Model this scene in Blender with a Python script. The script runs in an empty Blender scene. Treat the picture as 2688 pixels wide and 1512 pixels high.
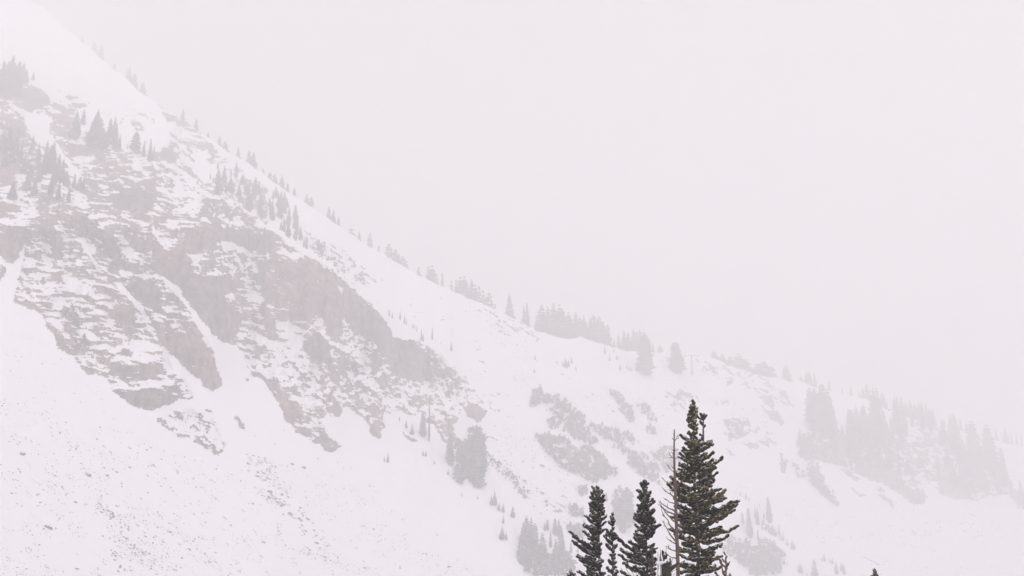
import bpy, bmesh, math, random
import numpy as np
from mathutils import Vector, Matrix

# ---------------------------------------------------------------- camera, sky, sun, exposure
sc = bpy.context.scene
PW, PH = 2688.0, 1512.0                      # size of the photograph the positions were read from
FPX = 2882.0                                 # focal length in those pixels (about 50 degrees wide)
PITCH = math.atan(756.0 / FPX)               # the horizon lies on the lower edge of the frame
CAMZ = 6.0                                   # camera height above the knoll it stands on
cd = bpy.data.cameras.new('camera')
cam = bpy.data.objects.new('camera', cd)
sc.collection.objects.link(cam)
cd.sensor_fit = 'HORIZONTAL'
cd.sensor_width = 36.0
cd.lens = 36.0 * FPX / PW
cd.clip_start, cd.clip_end = 0.5, 6000.0
cam.location = (0, 0, CAMZ)
cam.rotation_euler = (math.pi / 2 + PITCH, 0, 0)
sc.camera = cam

SUN_EL, SUN_AZ = math.radians(60.0), math.radians(168.0)    # hidden behind the cloud, high at the camera's back
w = bpy.data.worlds.new('World')
sc.world = w
w.use_nodes = True
nt = w.node_tree
nt.nodes.clear()
sky = nt.nodes.new('ShaderNodeTexSky')
sky.sky_type = 'NISHITA'
sky.sun_disc = False
sky.sun_elevation = SUN_EL
sky.sun_rotation = SUN_AZ
sky.air_density = 1.0
sky.dust_density = 9.0
sky.ozone_density = 1.0
sky.altitude = 2600.0
hs = nt.nodes.new('ShaderNodeHueSaturation')          # a cloudy sky has next to no hue
hs.inputs['Saturation'].default_value = 0.06
tint = nt.nodes.new('ShaderNodeMix')
tint.data_type = 'RGBA'
tint.blend_type = 'MULTIPLY'
tint.inputs[0].default_value = 1.0
tint.inputs[7].default_value = (1.0, 0.952, 0.976, 1)
bg = nt.nodes.new('ShaderNodeBackground')
bg.inputs['Strength'].default_value = 0.12
wo = nt.nodes.new('ShaderNodeOutputWorld')
nt.links.new(sky.outputs[0], hs.inputs['Color'])
nt.links.new(hs.outputs[0], tint.inputs[6])
nt.links.new(tint.outputs[2], bg.inputs['Color'])
nt.links.new(bg.outputs[0], wo.inputs['Surface'])

sl = bpy.data.lights.new('sun', 'SUN')
sl.energy = 1.2
sl.angle = math.radians(20)
sl.color = (1.0, 0.95, 0.94)
so = bpy.data.objects.new('sun', sl)
sc.collection.objects.link(so)
sd = Vector((math.sin(SUN_AZ) * math.cos(SUN_EL), math.cos(SUN_AZ) * math.cos(SUN_EL), math.sin(SUN_EL)))
so.rotation_euler = sd.to_track_quat('Z', 'Y').to_euler()

sc.view_settings.view_transform = 'Standard'
sc.view_settings.look = 'None'
sc.view_settings.gamma = 1.0
sc.view_settings.use_curve_mapping = False
sc.view_settings.exposure = 0.97
sc.cycles.use_denoising = True
sc.cycles.max_bounces = 10
sc.cycles.diffuse_bounces = 3
sc.cycles.glossy_bounces = 1
sc.cycles.transmission_bounces = 1
sc.cycles.volume_bounces = 6
sc.cycles.transparent_max_bounces = 4
sc.cycles.sample_clamp_indirect = 6.0
HAZE_DENSITY = 0.0039
HAZE_G = 0.2

rng = np.random.default_rng(7)
random.seed(7)
C = sc.collection

# ---------------------------------------------------------------- small helpers
def ray_dir(px, py):
    dx = (np.asarray(px, float) - PW / 2) / FPX
    dy = (PH / 2 - np.asarray(py, float)) / FPX
    cp, sp = math.cos(PITCH), math.sin(PITCH)
    return dx, cp - dy * sp, sp + dy * cp

def to_at(px, py):                            # photo pixel -> azimuth, tangent of the elevation
    x, y, z = ray_dir(px, py)
    return np.arctan2(x, y), z / np.hypot(x, y)

def to_px(az, t):                             # and back
    x, y, z = np.sin(az), np.cos(az), t
    cp, sp = math.cos(PITCH), math.sin(PITCH)
    zc = y * cp + z * sp
    yc = -y * sp + z * cp
    return PW / 2 + FPX * x / zc, PH / 2 - FPX * yc / zc

def hash2(ix, iy, seed):
    h = (ix.astype(np.int64) * 374761393 + iy.astype(np.int64) * 668265263 + seed * 1442695041) & 0xFFFFFFFF
    h = ((h ^ (h >> 13)) * 1274126177) & 0xFFFFFFFF
    return ((h ^ (h >> 16)) & 0xFFFF) / 65535.0

def vnoise(x, y, seed=0):
    ix, iy = np.floor(x), np.floor(y)
    fx, fy = x - ix, y - iy
    fx, fy = fx * fx * fx * (fx * (fx * 6 - 15) + 10), fy * fy * fy * (fy * (fy * 6 - 15) + 10)
    a, b = hash2(ix, iy, seed), hash2(ix + 1, iy, seed)
    c, d = hash2(ix, iy + 1, seed), hash2(ix + 1, iy + 1, seed)
    return (a + (b - a) * fx) * (1 - fy) + (c + (d - c) * fx) * fy

def fbm(x, y, octaves=4, seed=0, gain=0.5):
    s, a, n = 0.0, 1.0, 0.0
    for k in range(octaves):
        s = s + a * vnoise(x * 2 ** k + 17.3 * k, y * 2 ** k - 9.1 * k, seed + k)
        n += a
        a *= gain
    return s / n

def blur(a, sig, axis):
    if sig < 0.3:
        return a
    n = int(3 * sig) + 1
    k = np.exp(-0.5 * (np.arange(-n, n + 1) / sig) ** 2)
    k /= k.sum()
    a = np.moveaxis(a, axis, 0)
    p = np.concatenate([np.repeat(a[:1], n, 0), a, np.repeat(a[-1:], n, 0)])
    c = np.zeros_like(a)
    for i, kk in enumerate(k):
        c += kk * p[i:i + a.shape[0]]
    return np.moveaxis(c, 0, axis)

# crops of the photograph the outlines below were read from: origin and scale
CROP = {'Z1': (0, 80, .345), 'Z2': (0, 500, .345), 'Z3': (500, 500, .345), 'Z4': (600, 900, .345),
        'Z5': (0, 1000, .345), 'Z6': (1200, 900, .345), 'Z7': (1988, 900, .345), 'Z8': (1450, 1020, .3396),
        'Y1': (400, 300, .276), 'Y2': (900, 560, .276), 'Y3': (1360, 720, .276), 'Y4': (1800, 880, .276),
        'Y5': (1840, 1112, .276), 'Y6': (1180, 1112, .276), 'Y8': (1480, 1272, .1656), 'S': (0, 0, 1)}
def pts(key, *p):
    ox, oy, s = CROP[key]
    return [(ox + s * p[i], oy + s * p[i + 1]) for i in range(0, len(p), 2)]

def in_poly(px, py, poly):
    inside = np.zeros(px.shape, bool)
    n = len(poly)
    x0 = min(p[0] for p in poly); x1 = max(p[0] for p in poly)
    y0 = min(p[1] for p in poly); y1 = max(p[1] for p in poly)
    m = (px >= x0) & (px <= x1) & (py >= y0) & (py <= y1)
    if not m.any():
        return inside
    X, Y = px[m], py[m]
    r = np.zeros(X.shape, bool)
    for i in range(n):
        (xa, ya), (xb, yb) = poly[i], poly[(i + 1) % n]
        if ya == yb:
            continue
        c = ((ya > Y) != (yb > Y)) & (X < (xb - xa) * (Y - ya) / (yb - ya) + xa)
        r ^= c
    inside[m] = r
    return inside

# ---------------------------------------------------------------- outlines of the mountain side
CREST = [(-1500, 700), (-900, 330), (-450, 60), (-150, -60), (0, -60), (120, 30), (193, 94), (241, 135), (297, 183), (331, 208), (366, 242), (407, 273),
         (470, 312), (520, 345), (565, 376), (610, 408), (665, 440), (700, 466), (756, 505), (786, 524), (825, 552), (858, 572), (894, 600),
         (924, 618), (950, 638), (1005, 668), (1071, 709), (1135, 744), (1170, 756), (1223, 784), (1278, 806), (1322, 825),
         (1366, 847), (1423, 877), (1479, 890), (1526, 888), (1570, 902), (1603, 912), (1636, 924), (1713, 926), (1799, 932),
         (1865, 941), (1932, 968), (1993, 988), (2048, 996), (2068, 1004), (2104, 1004), (2131, 1015), (2184, 1029), (2242, 1043),
         (2286, 1059), (2324, 1079), (2358, 1092), (2440, 1116), (2530, 1138), (2581, 1148), (2633, 1166), (2688, 1174),
         (2850, 1215), (3200, 1290), (3600, 1370)]

ROCK = [  # rock showing: everything else is snow
    # the great cliff, left and middle
    pts('Z2', -1700, 300, -900, 520, -300, 470, 0, 490, 60, 555, 110, 560, 150, 515, 185, 430, 172, 480, 168, 620, 130, 740, 100, 850, 200, 900, 290, 930, 350, 1000,
        345, 1040, 410, 1100, 440, 1180, 470, 1220, 560, 1260, 600, 1350, 660, 1400, 740, 1390, 800, 1430, 845, 1480, 850, 1520, 930, 1580,
        1020, 1640, 1130, 1680, 1220, 1650, 1330, 1615, 1400, 1580, 1455, 1590, 1465, 1560, 1420, 1500, 1500, 1440, 1560, 1490, 1620, 1525,
        1680, 1480, 1690, 1449, 1650, 1330, 1640, 1250, 1590, 1150, 1510, 1060, 1460, 940, 1360, 790, 1300, 720, 1370, 740, 1460, 900,
        1600, 1080, 1700, 1160, 1760, 1170, 1800, 1200, 1870, 1330, 1910, 1420, 2000, 1449, 2400, 1449, 3100, 1300, 2950, 1010, 2750, 800,
        2500, 590, 2250, 440, 2000, 260, 1800, 110, 1560, -30, 1300, -180, 1080, -280, 960, -300, 720, -270, 680, -300, 700, -450, 560, -420,
        300, -500, 0, -680, -700, -700, -1700, -500),
    # upper left walls between the snow fields
    pts('Z1', -1500, 420, -600, 260, -100, 300, 60, 260, 150, 380, 240, 420, 350, 450, 400, 540, 520, 560, 700, 550, 640, 580, 560, 620, 560, 760, 660, 820, 760, 760, 800, 840, 780, 900,
        900, 880, 960, 920, 720, 960, 560, 980, 470, 920, 420, 830, 380, 760, 390, 660, 300, 640, 170, 590, 60, 560, -100, 540, -1500, 640),
    pts('Z1', 1200, 560, 1290, 560, 1500, 760, 1700, 960, 2029, 1200, 2029, 1480, 1900, 1400, 1800, 1300, 1640, 1240, 1500, 1130, 1300, 1040, 1180, 980, 1060, 930,
        1220, 880, 1290, 830, 1400, 860, 1440, 930, 1560, 920, 1620, 960, 1560, 990, 1500, 1010, 1450, 960, 1380, 900, 1300, 800),
    pts('Z1', 400, 450, 520, 470, 610, 520, 560, 530, 480, 490),
    pts('Z1', 980, 690, 1080, 700, 1120, 770, 1040, 760),
    # lower right flank of the cliff
    pts('Z4', -40, 60, 60, 40, 60, 0, 1480, -30, 1600, 100, 1750, 220, 1880, 380, 1960, 500, 1950, 560, 1900, 610, 1820, 560, 1780, 480, 1700, 640, 1760, 760,
        1640, 740, 1600, 700, 1560, 620, 1480, 600, 1400, 560, 1300, 520, 1180, 540, 1170, 640, 1160, 725, 1090, 700, 1020, 570, 900, 490, 830, 575,
        760, 550, 700, 600, 740, 660, 800, 745, 870, 795, 780, 835, 720, 810, 620, 745, 520, 665, 450, 585, 380, 475, 330, 375, 270, 295, 190, 220,
        110, 205, 60, 185),
    pts('Z4', 120, 240, 170, 235, 165, 285, 130, 290),
    pts('Z4', 1330, 680, 1380, 700, 1440, 750, 1400, 755, 1340, 710),
    # the detached outcrop on the apron
    pts('Z5', 1180, 295, 1300, 230, 1420, 240, 1500, 260, 1560, 250, 1540, 290, 1640, 310, 1660, 380, 1700, 430, 1730, 470, 1700, 530, 1660, 575, 1630, 570,
        1620, 520, 1560, 525, 1530, 490, 1450, 465, 1380, 430, 1310, 380, 1240, 330),
    pts('Z5', 1780, 260, 1810, 290, 1870, 345, 1840, 370, 1800, 320),
    pts('Z5', 1560, 200, 1600, 230, 1620, 240, 1580, 240, 1550, 215),
    # left edge slab below the chute
    pts('Z2', -400, 600, -50, 545, 10, 555, 52, 590, 35, 650, 0, 690, -50, 700, -400, 760),
    # far rocks on the other slope
    pts('Y4', 690, 580, 800, 590, 850, 650, 830, 705, 740, 650), pts('Y4', 700, 670, 770, 720, 880, 720, 930, 800, 930, 860, 880, 852, 800, 790),
    pts('Y4', 360, 430, 440, 430, 455, 475, 400, 482), pts('Y4', 545, 1030, 690, 1020, 690, 1092, 620, 1086), pts('Y4', 700, 1010, 800, 990, 800, 1050, 750, 1057),
    pts('Y4', 360, 800, 480, 790, 600, 830, 640, 900, 560, 960, 480, 980, 400, 960),
    pts('Y4', 380, 1090, 450, 1100, 485, 1162, 430, 1150), pts('Y4', 860, 500, 960, 570, 1040, 690, 1000, 680, 900, 580), pts('Y4', 700, 400, 780, 430, 830, 510, 770, 490),
    pts('Z7', 320, 720, 480, 710, 640, 700, 720, 740, 860, 750, 980, 720, 1100, 640, 1150, 600, 1300, 620, 1400, 680, 1500, 760, 1700, 900, 1850, 980, 1950, 1060, 1920, 1150,
        1800, 1170, 1640, 1190, 1500, 1190, 1400, 1150, 1330, 1080, 1210, 1000, 1260, 1080, 1285, 1160, 1240, 1245, 1120, 1190, 1050, 1120, 850, 1040, 740, 980,
        640, 930, 560, 930, 450, 900, 400, 900, 330, 880),
    pts('Z7', 1870, 1080, 2029, 1120, 2200, 1300, 2100, 1330, 1980, 1230, 1900, 1160),
    pts('Z7', 390, 960, 470, 960, 500, 1050, 560, 1130, 625, 1225, 600, 1248, 540, 1200, 470, 1120, 400, 1050),
    pts('Z7', 900, 1100, 960, 1140, 1045, 1235, 1030, 1262, 960, 1200), pts('Z7', 690, 1090, 760, 1120, 830, 1150, 770, 1162),
    pts('Z7', 640, 960, 700, 960, 790, 1040, 760, 1050, 690, 1010),
]
GULLY = [  # snow chutes and snow shelves running through the rock
    pts('Z2', 1110, 980, 1150, 1060, 1240, 1190, 1400, 1340, 1500, 1440, 1540, 1500, 1470, 1560, 1440, 1500, 1380, 1430, 1290, 1340, 1240, 1260, 1230, 1170, 1130, 1060),
    pts('Z2', 1240, 640, 1300, 690, 1370, 750, 1420, 850, 1470, 930, 1600, 1080, 1720, 1175, 1790, 1170, 1850, 1230, 1900, 1420, 1800, 1449, 1690, 1400, 1640, 1260,
        1590, 1160, 1510, 1060, 1450, 940, 1350, 790, 1250, 710),
    pts('Z2', 860, 690, 920, 700, 1000, 800, 1090, 880, 1120, 960, 1090, 950, 1010, 860, 900, 750),
    pts('Z2', 590, 340, 640, 400, 690, 480, 740, 560, 770, 620, 740, 610, 690, 520, 620, 420),
    pts('Z2', 1160, 260, 1220, 370, 1300, 460, 1270, 450, 1210, 390, 1150, 290),
    pts('Z2', 40, 560, 110, 560, 150, 515, 192, 400, 185, 500, 168, 600, 100, 700),
    pts('Z1', 170, 600, 300, 640, 390, 660, 380, 780, 430, 850, 500, 960, 580, 1050, 640, 1140, 645, 1190, 560, 1110, 470, 980, 400, 900, 290, 870, 230, 800, 190, 690),
    pts('Z1', 1450, 1010, 1560, 990, 1640, 1020, 1740, 1090, 1800, 1150, 1620, 1150, 1560, 1170, 1480, 1090),
    pts('Y1', 430, 680, 560, 760, 660, 790, 640, 815, 540, 790, 460, 720), pts('Y1', 1000, 1010, 1090, 1055, 1050, 1090, 960, 1060),
    pts('Y1', 1210, 1150, 1310, 1190, 1310, 1260, 1230, 1200), pts('Y1', 640, 1210, 750, 1210, 850, 1270, 960, 1330, 1100, 1350, 960, 1350, 800, 1290, 690, 1290),
    pts('Z3', 660, 1000, 880, 995, 880, 1004, 660, 1010), pts('Z3', 930, 1010, 900, 1060, 760, 1200, 740, 1190, 850, 1090),
    pts('Z3', 1380, 870, 1480, 920, 1600, 1000, 1660, 1070, 1580, 1010, 1460, 940), pts('Z2', 590, 1060, 660, 1060, 730, 1120, 800, 1140, 700, 1150, 600, 1110),
    pts('Z2', 690, 1180, 800, 1170, 850, 1190, 780, 1220, 700, 1215), pts('Z2', 1000, 1130, 1100, 1140, 1220, 1180, 1200, 1220, 1080, 1230, 960, 1200),
    pts('Z2', 840, 1280, 1220, 1250, 1230, 1262, 1100, 1290, 850, 1300), pts('Z5', 850, 40, 1000, 40, 1210, 20, 1200, 38, 1000, 62, 850, 66),
    pts('Z4', 560, 440, 700, 430, 730, 470, 640, 500, 570, 480), pts('Z4', 620, 610, 730, 620, 740, 650, 640, 640), pts('Z4', 340, 180, 520, 200, 470, 260, 360, 240),
    pts('Z7', 340, 830, 370, 820, 360, 900, 390, 930, 350, 900), pts('Z7', 1210, 1000, 1290, 990, 1240, 1030),
]
BARE = [  # smooth, steep faces that hold almost no snow
    pts('Z1', 160, 440, 330, 440, 400, 540, 330, 570, 200, 540), pts('Z1', 390, 660, 480, 640, 560, 760, 560, 800, 430, 790, 380, 740),
    pts('Z1', 520, 860, 640, 870, 720, 890, 700, 940, 560, 960, 500, 930), pts('Z1', 950, 1210, 1180, 1200, 1190, 1290, 1130, 1360, 1000, 1340, 900, 1290, 890, 1240),
    pts('Z1', -50, 940, 140, 960, 160, 1060, 60, 1130, -50, 1160),
    pts('Z2', -50, 90, 120, 110, 160, 160, 80, 180, -50, 250), pts('Z2', 0, 270, 180, 290, 200, 400, 150, 510, 110, 555, 60, 545, 0, 480, -50, 400),
    pts('Z2', 320, 230, 400, 250, 420, 320, 330, 340), pts('Z2', 540, 240, 700, 240, 720, 330, 600, 330), pts('Z2', 850, 30, 1150, 20, 1130, 140, 1000, 160, 880, 110),
    pts('Z2', 780, 290, 880, 350, 900, 480, 980, 620, 900, 600, 820, 470), pts('Z2', 950, 330, 1090, 340, 1140, 420, 1130, 520, 1040, 460, 990, 400),
    pts('Z2', 1120, 290, 1190, 380, 1290, 460, 1400, 480, 1450, 560, 1440, 700, 1370, 740, 1260, 650, 1160, 560, 1140, 430),
    pts('Z2', 1020, 690, 1150, 680, 1220, 760, 1210, 880, 1250, 950, 1150, 920, 1060, 800), pts('Z2', 870, 880, 980, 870, 1040, 960, 1000, 1020, 880, 1030),
    pts('Z2', 1150, 1000, 1280, 1010, 1330, 1080, 1500, 1070, 1570, 1180, 1630, 1290, 1680, 1449, 1690, 1480, 1620, 1520, 1560, 1480, 1450, 1390, 1320, 1280, 1240, 1160),
    pts('Z2', 1430, 580, 1560, 690, 1680, 640, 1830, 700, 1800, 760, 1700, 800, 1740, 900, 1820, 950, 1820, 1060, 1770, 1150, 1700, 1155, 1600, 1070, 1470, 900, 1400, 760),
    pts('Z2', 1430, 290, 1620, 290, 1870, 310, 1800, 350, 1640, 400, 1560, 470, 1420, 480, 1400, 380), pts('Z2', 1650, 300, 1850, 290, 1900, 330, 2050, 380, 2100, 450, 1900, 450, 1760, 390, 1680, 380),
    pts('Z3', 520, 540, 700, 540, 800, 500, 900, 540, 1000, 600, 1100, 700, 1130, 800, 1180, 850, 1140, 1000, 1120, 1100, 1040, 1080, 1000, 980, 1000, 900, 900, 990,
        660, 990, 640, 880, 550, 850, 520, 700), pts('Z3', 540, 850, 640, 900, 660, 1130, 600, 1140, 540, 980),
    pts('Z3', 860, 1160, 960, 1080, 1050, 1120, 1080, 1220, 1020, 1290, 940, 1320, 890, 1250), pts('Z3', 1170, 750, 1250, 740, 1340, 850, 1300, 870, 1420, 900, 1480, 970, 1600, 1020, 1720, 1170,
        1600, 1220, 1480, 1180, 1340, 1130, 1200, 1040, 1150, 920), pts('Z3', 1540, 1250, 1780, 1200, 1830, 1300, 1840, 1449, 1600, 1430, 1550, 1350),
    pts('Z3', 1130, 1300, 1190, 1290, 1200, 1340, 1160, 1360), pts('Z3', 1390, 1310, 1440, 1300, 1450, 1370, 1400, 1390),
    pts('Z4', 560, 0, 740, 0, 780, 100, 740, 150, 640, 160, 590, 80), pts('Z4', 1280, 120, 1500, 60, 1540, 160, 1530, 280, 1480, 320, 1380, 240, 1290, 210),
    pts('Z4', 340, 380, 410, 380, 480, 440, 560, 480, 560, 570, 480, 610, 420, 530, 370, 460), pts('Z4', 280, 270, 370, 270, 380, 330, 330, 360), pts('Z4', 1560, 200, 1640, 200, 1650, 270, 1580, 270),
    pts('Z4', 1790, 480, 1890, 470, 1950, 540, 1900, 605, 1830, 560), pts('Z4', 840, 150, 920, 140, 900, 210), pts('Z4', 1090, 150, 1150, 150, 1150, 220, 1110, 220),
    pts('Z4', 520, 640, 620, 660, 600, 710), pts('Z4', 640, 740, 760, 740, 780, 820, 720, 805),
    pts('Z5', 850, 75, 960, 80, 1100, 60, 1230, 50, 1360, 20, 1400, 60, 1380, 120, 1220, 190, 1130, 228, 1020, 185),
    pts('Z2', 830, 1330, 1000, 1330, 1220, 1290, 1240, 1380, 1120, 1449, 860, 1440), pts('Z1', 1220, 890, 1300, 890, 1370, 950, 1300, 1000, 1230, 980), pts('Z1', 1450, 960, 1510, 950, 1520, 1000, 1470, 1005),
    pts('Z1', 1550, 930, 1620, 930, 1630, 980, 1580, 990),
    pts('Y4', 690, 580, 800, 590, 850, 650, 830, 705, 740, 650), pts('Y4', 780, 725, 880, 725, 930, 800, 930, 860, 880, 852, 800, 790), pts('Y4', 545, 1035, 690, 1025, 690, 1092, 620, 1086),
    pts('Z7', 740, 970, 960, 970, 1060, 1010, 1100, 1100, 1280, 1160, 1240, 1245, 1120, 1180, 1050, 1115, 850, 1035), pts('Z7', 1330, 1000, 1500, 1000, 1650, 1080, 1640, 1180, 1500, 1185, 1400, 1145),
]
SPECK = [  # broken ground, half buried
    pts('Z5', 1180, 220, 1700, 220, 1760, 600, 1180, 500),
    pts('Z4', 380, 140, 600, 120, 760, 170, 1000, 180, 1300, 230, 1480, 340, 1560, 500, 1500, 600, 1400, 560, 1300, 520, 1180, 540, 1100, 700, 1020, 570, 900, 480, 800, 560, 700, 600, 560, 420, 400, 320),
    pts('Z3', 380, 1060, 560, 1150, 760, 1180, 860, 1260, 900, 1360, 1040, 1330, 1250, 1350, 1540, 1300, 1560, 1440, 1400, 1449, 700, 1449, 420, 1400),
    pts('Z3', 1000, 1060, 1240, 1130, 1260, 1230, 1100, 1290, 1060, 1180), pts('Z3', 150, 400, 320, 390, 440, 470, 500, 560, 500, 760, 380, 640, 240, 620, 180, 560),
    pts('Y1', 0, 480, 180, 540, 400, 680, 600, 820, 900, 940, 1000, 1060, 880, 1100, 700, 1080, 560, 1000, 520, 800, 200, 680, 0, 640),
    pts('Z2', 1830, 1150, 2029, 1250, 2029, 1449, 1900, 1400), pts('Z7', 1080, 620, 1300, 610, 1420, 700, 1420, 830, 1250, 830, 1100, 740), pts('Z7', 640, 860, 800, 860, 780, 960, 680, 960),
    pts('Z1', 1250, 820, 1420, 860, 1440, 960, 1300, 1030, 1180, 980),
]
# skyline of the near cliff: the snow bowl lies well behind it
SHOULDER = pts('Y1', -40, 455, 80, 480, 300, 600, 440, 690, 660, 790, 870, 920, 1090, 1060, 1300, 1170, 1380, 1270) + \
    pts('Z3', 960, 510, 1080, 580, 1180, 650, 1300, 720, 1430, 850, 1560, 970, 1650, 1060, 1780, 1180, 1850, 1260, 1950, 1370, 2029, 1449) + pts('Z4', 1880, 380, 1960, 500)

# ---------------------------------------------------------------- the mountain as a real height field
NV = 640
cols = np.concatenate([np.linspace(-75, -27.6, 60, endpoint=False), np.linspace(-27.6, 27.6, 1240), np.linspace(27.6, 62, 46)[1:]])
AZ = np.radians(cols)
NU = len(AZ)
cpx = np.array([c[0] for c in CREST], float); cpy = np.array([c[1] for c in CREST], float)
caz, ct = to_at(cpx, cpy)
o = np.argsort(caz)
TC = np.interp(AZ, caz[o], ct[o])
TC = TC + (fbm(cols * 3.0, cols * 0 + 3.3, 4, 91) - 0.5) * 0.004
fade = np.clip((np.degrees(AZ) + 75) / 35, 0, 1) * np.clip((62 - np.degrees(AZ)) / 25, 0, 1)
TC = np.minimum(TC, 0.62) * np.minimum(1, fade * 1.4) + 0.001
TLO = -0.02
V = np.linspace(0, 1, NV) ** 1.0
T = TLO + (TC[None, :] - TLO) * V[:, None]                  # rows go up
A = np.broadcast_to(AZ[None, :], T.shape)
PX, PY = to_px(A, T)
# ragged outlines: the traced shapes are wobbled by noise
WX = PX + 16 * (fbm(PX / 26, PY / 26, 3, 11) - .5) + 8 * (fbm(PX / 7, PY / 7, 2, 12) - .5)
WY = PY + 14 * (fbm(PX / 26, PY / 26, 3, 13) - .5) + 9 * (fbm(PX / 7, PY / 7, 2, 14) - .5)
def union(polys, fx, fy):
    m = np.zeros(PX.shape, bool)
    for p in polys:
        m |= in_poly(fx, fy, p)
    return m.astype(np.float32)
rock = union(ROCK, WX, WY)
gul = union(GULLY, PX + (WX - PX) * .5, PY + (WY - PY) * .5)
bare = union(BARE, WX, WY)
speck = blur(blur(union(SPECK, WX, WY), 4, 0), 4, 1)
# anisotropic ledge noise: beds run roughly level, dipping a little to the right
dip = np.where(PX < 700, 0.10, 0.22)
Q = PY - dip * PX + 26 * (fbm(PX / 120, PY / 120, 3, 21) - .5)
led = fbm(PX / 30, Q / 6.6, 5, 22, .70)
rib = fbm((PX * .75 + PY) / 48, (PY - 1.2 * PX) / 24, 5, 25, .66)     # ribs and runnels that follow the fall line
led = .66 * led + .34 * rib
led2 = .72 * fbm((PX + .5 * PY) / 14, (PY - .35 * PX) / 9, 4, 23, .72) + .28 * rib
big = fbm(PX / 150, PY / 150, 3, 24)
far = np.clip((PX - 1900) / 300, 0, 1)
mixl = np.clip((PX - 620) / 250 + (big - .5) * 2, 0, 1)
led = led * (1 - .6 * mixl) + led2 * .6 * mixl
led = led * (1 - .8 * speck) + led2 * .8 * speck
thr = 0.520 + (big - .5) * .22 - .022 * speck + .04 * far
bs = blur(blur(bare, 1.5, 0), 1.5, 1)
low = np.roll(rock, 6, axis=0); low[:6] = rock[:6]
edge = blur(blur(rock * (1 - low), 1.0, 0), 1.5, 1)      # the undercut foot of each face stays bare
thr = thr + .19 * bs + .09 * np.clip(edge * 1.3, 0, 1)
hold = np.clip((led - thr) / .045 + .5, 0, 1)               # 1 where a ledge holds snow
rock *= 1 - gul
snow = 1 - rock * (1 - hold)
# little rocky flecks outside the cliff: strips of stony ground
fle = fbm((PX + .55 * PY) / 16, (PY - .62 * PX) / 7, 4, 31, .6)
stony = np.zeros_like(PX)
for key, p, amt in (('Y2', (1180, 830, 1500, 900, 1900, 1130, 1800, 1250, 1500, 1200, 1300, 960), .10),
                    ('Y4', (100, 230, 450, 300, 800, 420, 1000, 600, 900, 720, 700, 560, 400, 440, 100, 330), .13),
                    ('Y3', (1380, 760, 1480, 780, 1480, 860, 1400, 840), .15), ('Y3', (1380, 1100, 1600, 1080, 1720, 1200, 1560, 1330, 1400, 1280), .13),
                    ('Z3', (720, 20, 900, 330, 1150, 440, 1450, 660, 1430, 760, 1300, 700, 1100, 560, 900, 440), .12),
                    ('Z5', (1900, 690, 2100, 700, 2200, 900, 2400, 1150, 2500, 1300, 2400, 1300, 2150, 1050, 1950, 760), .10),
                    ('Z5', (730, 880, 900, 930, 1000, 1090, 900, 1100, 740, 1010), .09), ('Z6', (180, 330, 330, 380, 420, 520, 360, 660, 220, 560), .08),
                    ('Z6', (420, 1000, 700, 1130, 900, 1300, 760, 1300, 560, 1200), .09), ('Z1', (800, 640, 1100, 600, 1200, 700, 1000, 720), .12),
                    ('Y4', (600, 800, 850, 950, 900, 1060, 800, 1060, 640, 950), .12), ('Z4', (180, 980, 330, 980, 440, 1160, 340, 1200, 200, 1060), .11),
                    ('Z7', (1200, 1250, 2029, 1250, 2029, 1500, 1000, 1500), .035), ('S', (0, 1120, 900, 1300, 1250, 1512, 0, 1512), .02)):
    stony = np.maximum(stony, amt * blur(blur(in_poly(WX, WY, pts(key, *p)).astype(np.float32), 5, 0), 5, 1))
fl = np.clip((fle - (.80 - stony * 1.9)) / .03 + .2, 0, 1) * np.clip(stony * 40, 0, 1)
snow = np.minimum(snow, 1 - fl)
frame_out = (PX < -120) | (PX > 2810)
# slope of the ground along the line of sight
soft = blur(blur(rock, 12, 0), 12, 1)
left = np.clip((700 - PX) / 700, 0, 1)
S0 = 0.60 + .10 * np.clip((1400 - PX) / 1400, 0, 1) - .10 * np.clip((PX - 1500) / 1100, 0, 1)
S0 = S0 + 0.55 * soft
S0 = np.maximum(S0, T + .145)
D0 = np.interp(cols, [-75, -40, -25, -12, 0, 9, 20, 25, 40, 62], [120, 130, 148, 182, 238, 305, 425, 495, 590, 650])
DT = (TC - TLO) / (NV - 1)
g0 = 1 / (S0 - T)
# jump of distance across the skyline of the near cliff
sx = np.array([p[0] for p in SHOULDER]); sy = np.array([p[1] for p in SHOULDER])
ssy = np.interp(PX, sx, sy) + 8 * (fbm(PX / 9, PX * 0, 3, 41) - .5)
amp = np.interp(PX, [sx[0] - 60, sx[0] + 120, 700, 1000, sx[-1] - 60, sx[-1] + 10], [0, .05, .12, .13, .04, 0])
jump = amp * 0.5 * (1 + np.tanh((ssy - 3 - PY) / 3.0))
base = np.log(D0)[None, :] + np.cumsum(g0 * DT[None, :], 0) + jump
base = base + .46 * np.clip((600 - PY) / 480, 0, 1.15) * np.clip((1000 - PX) / 500, 0, 1)
base = blur(base, 3.0, 1)
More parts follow.
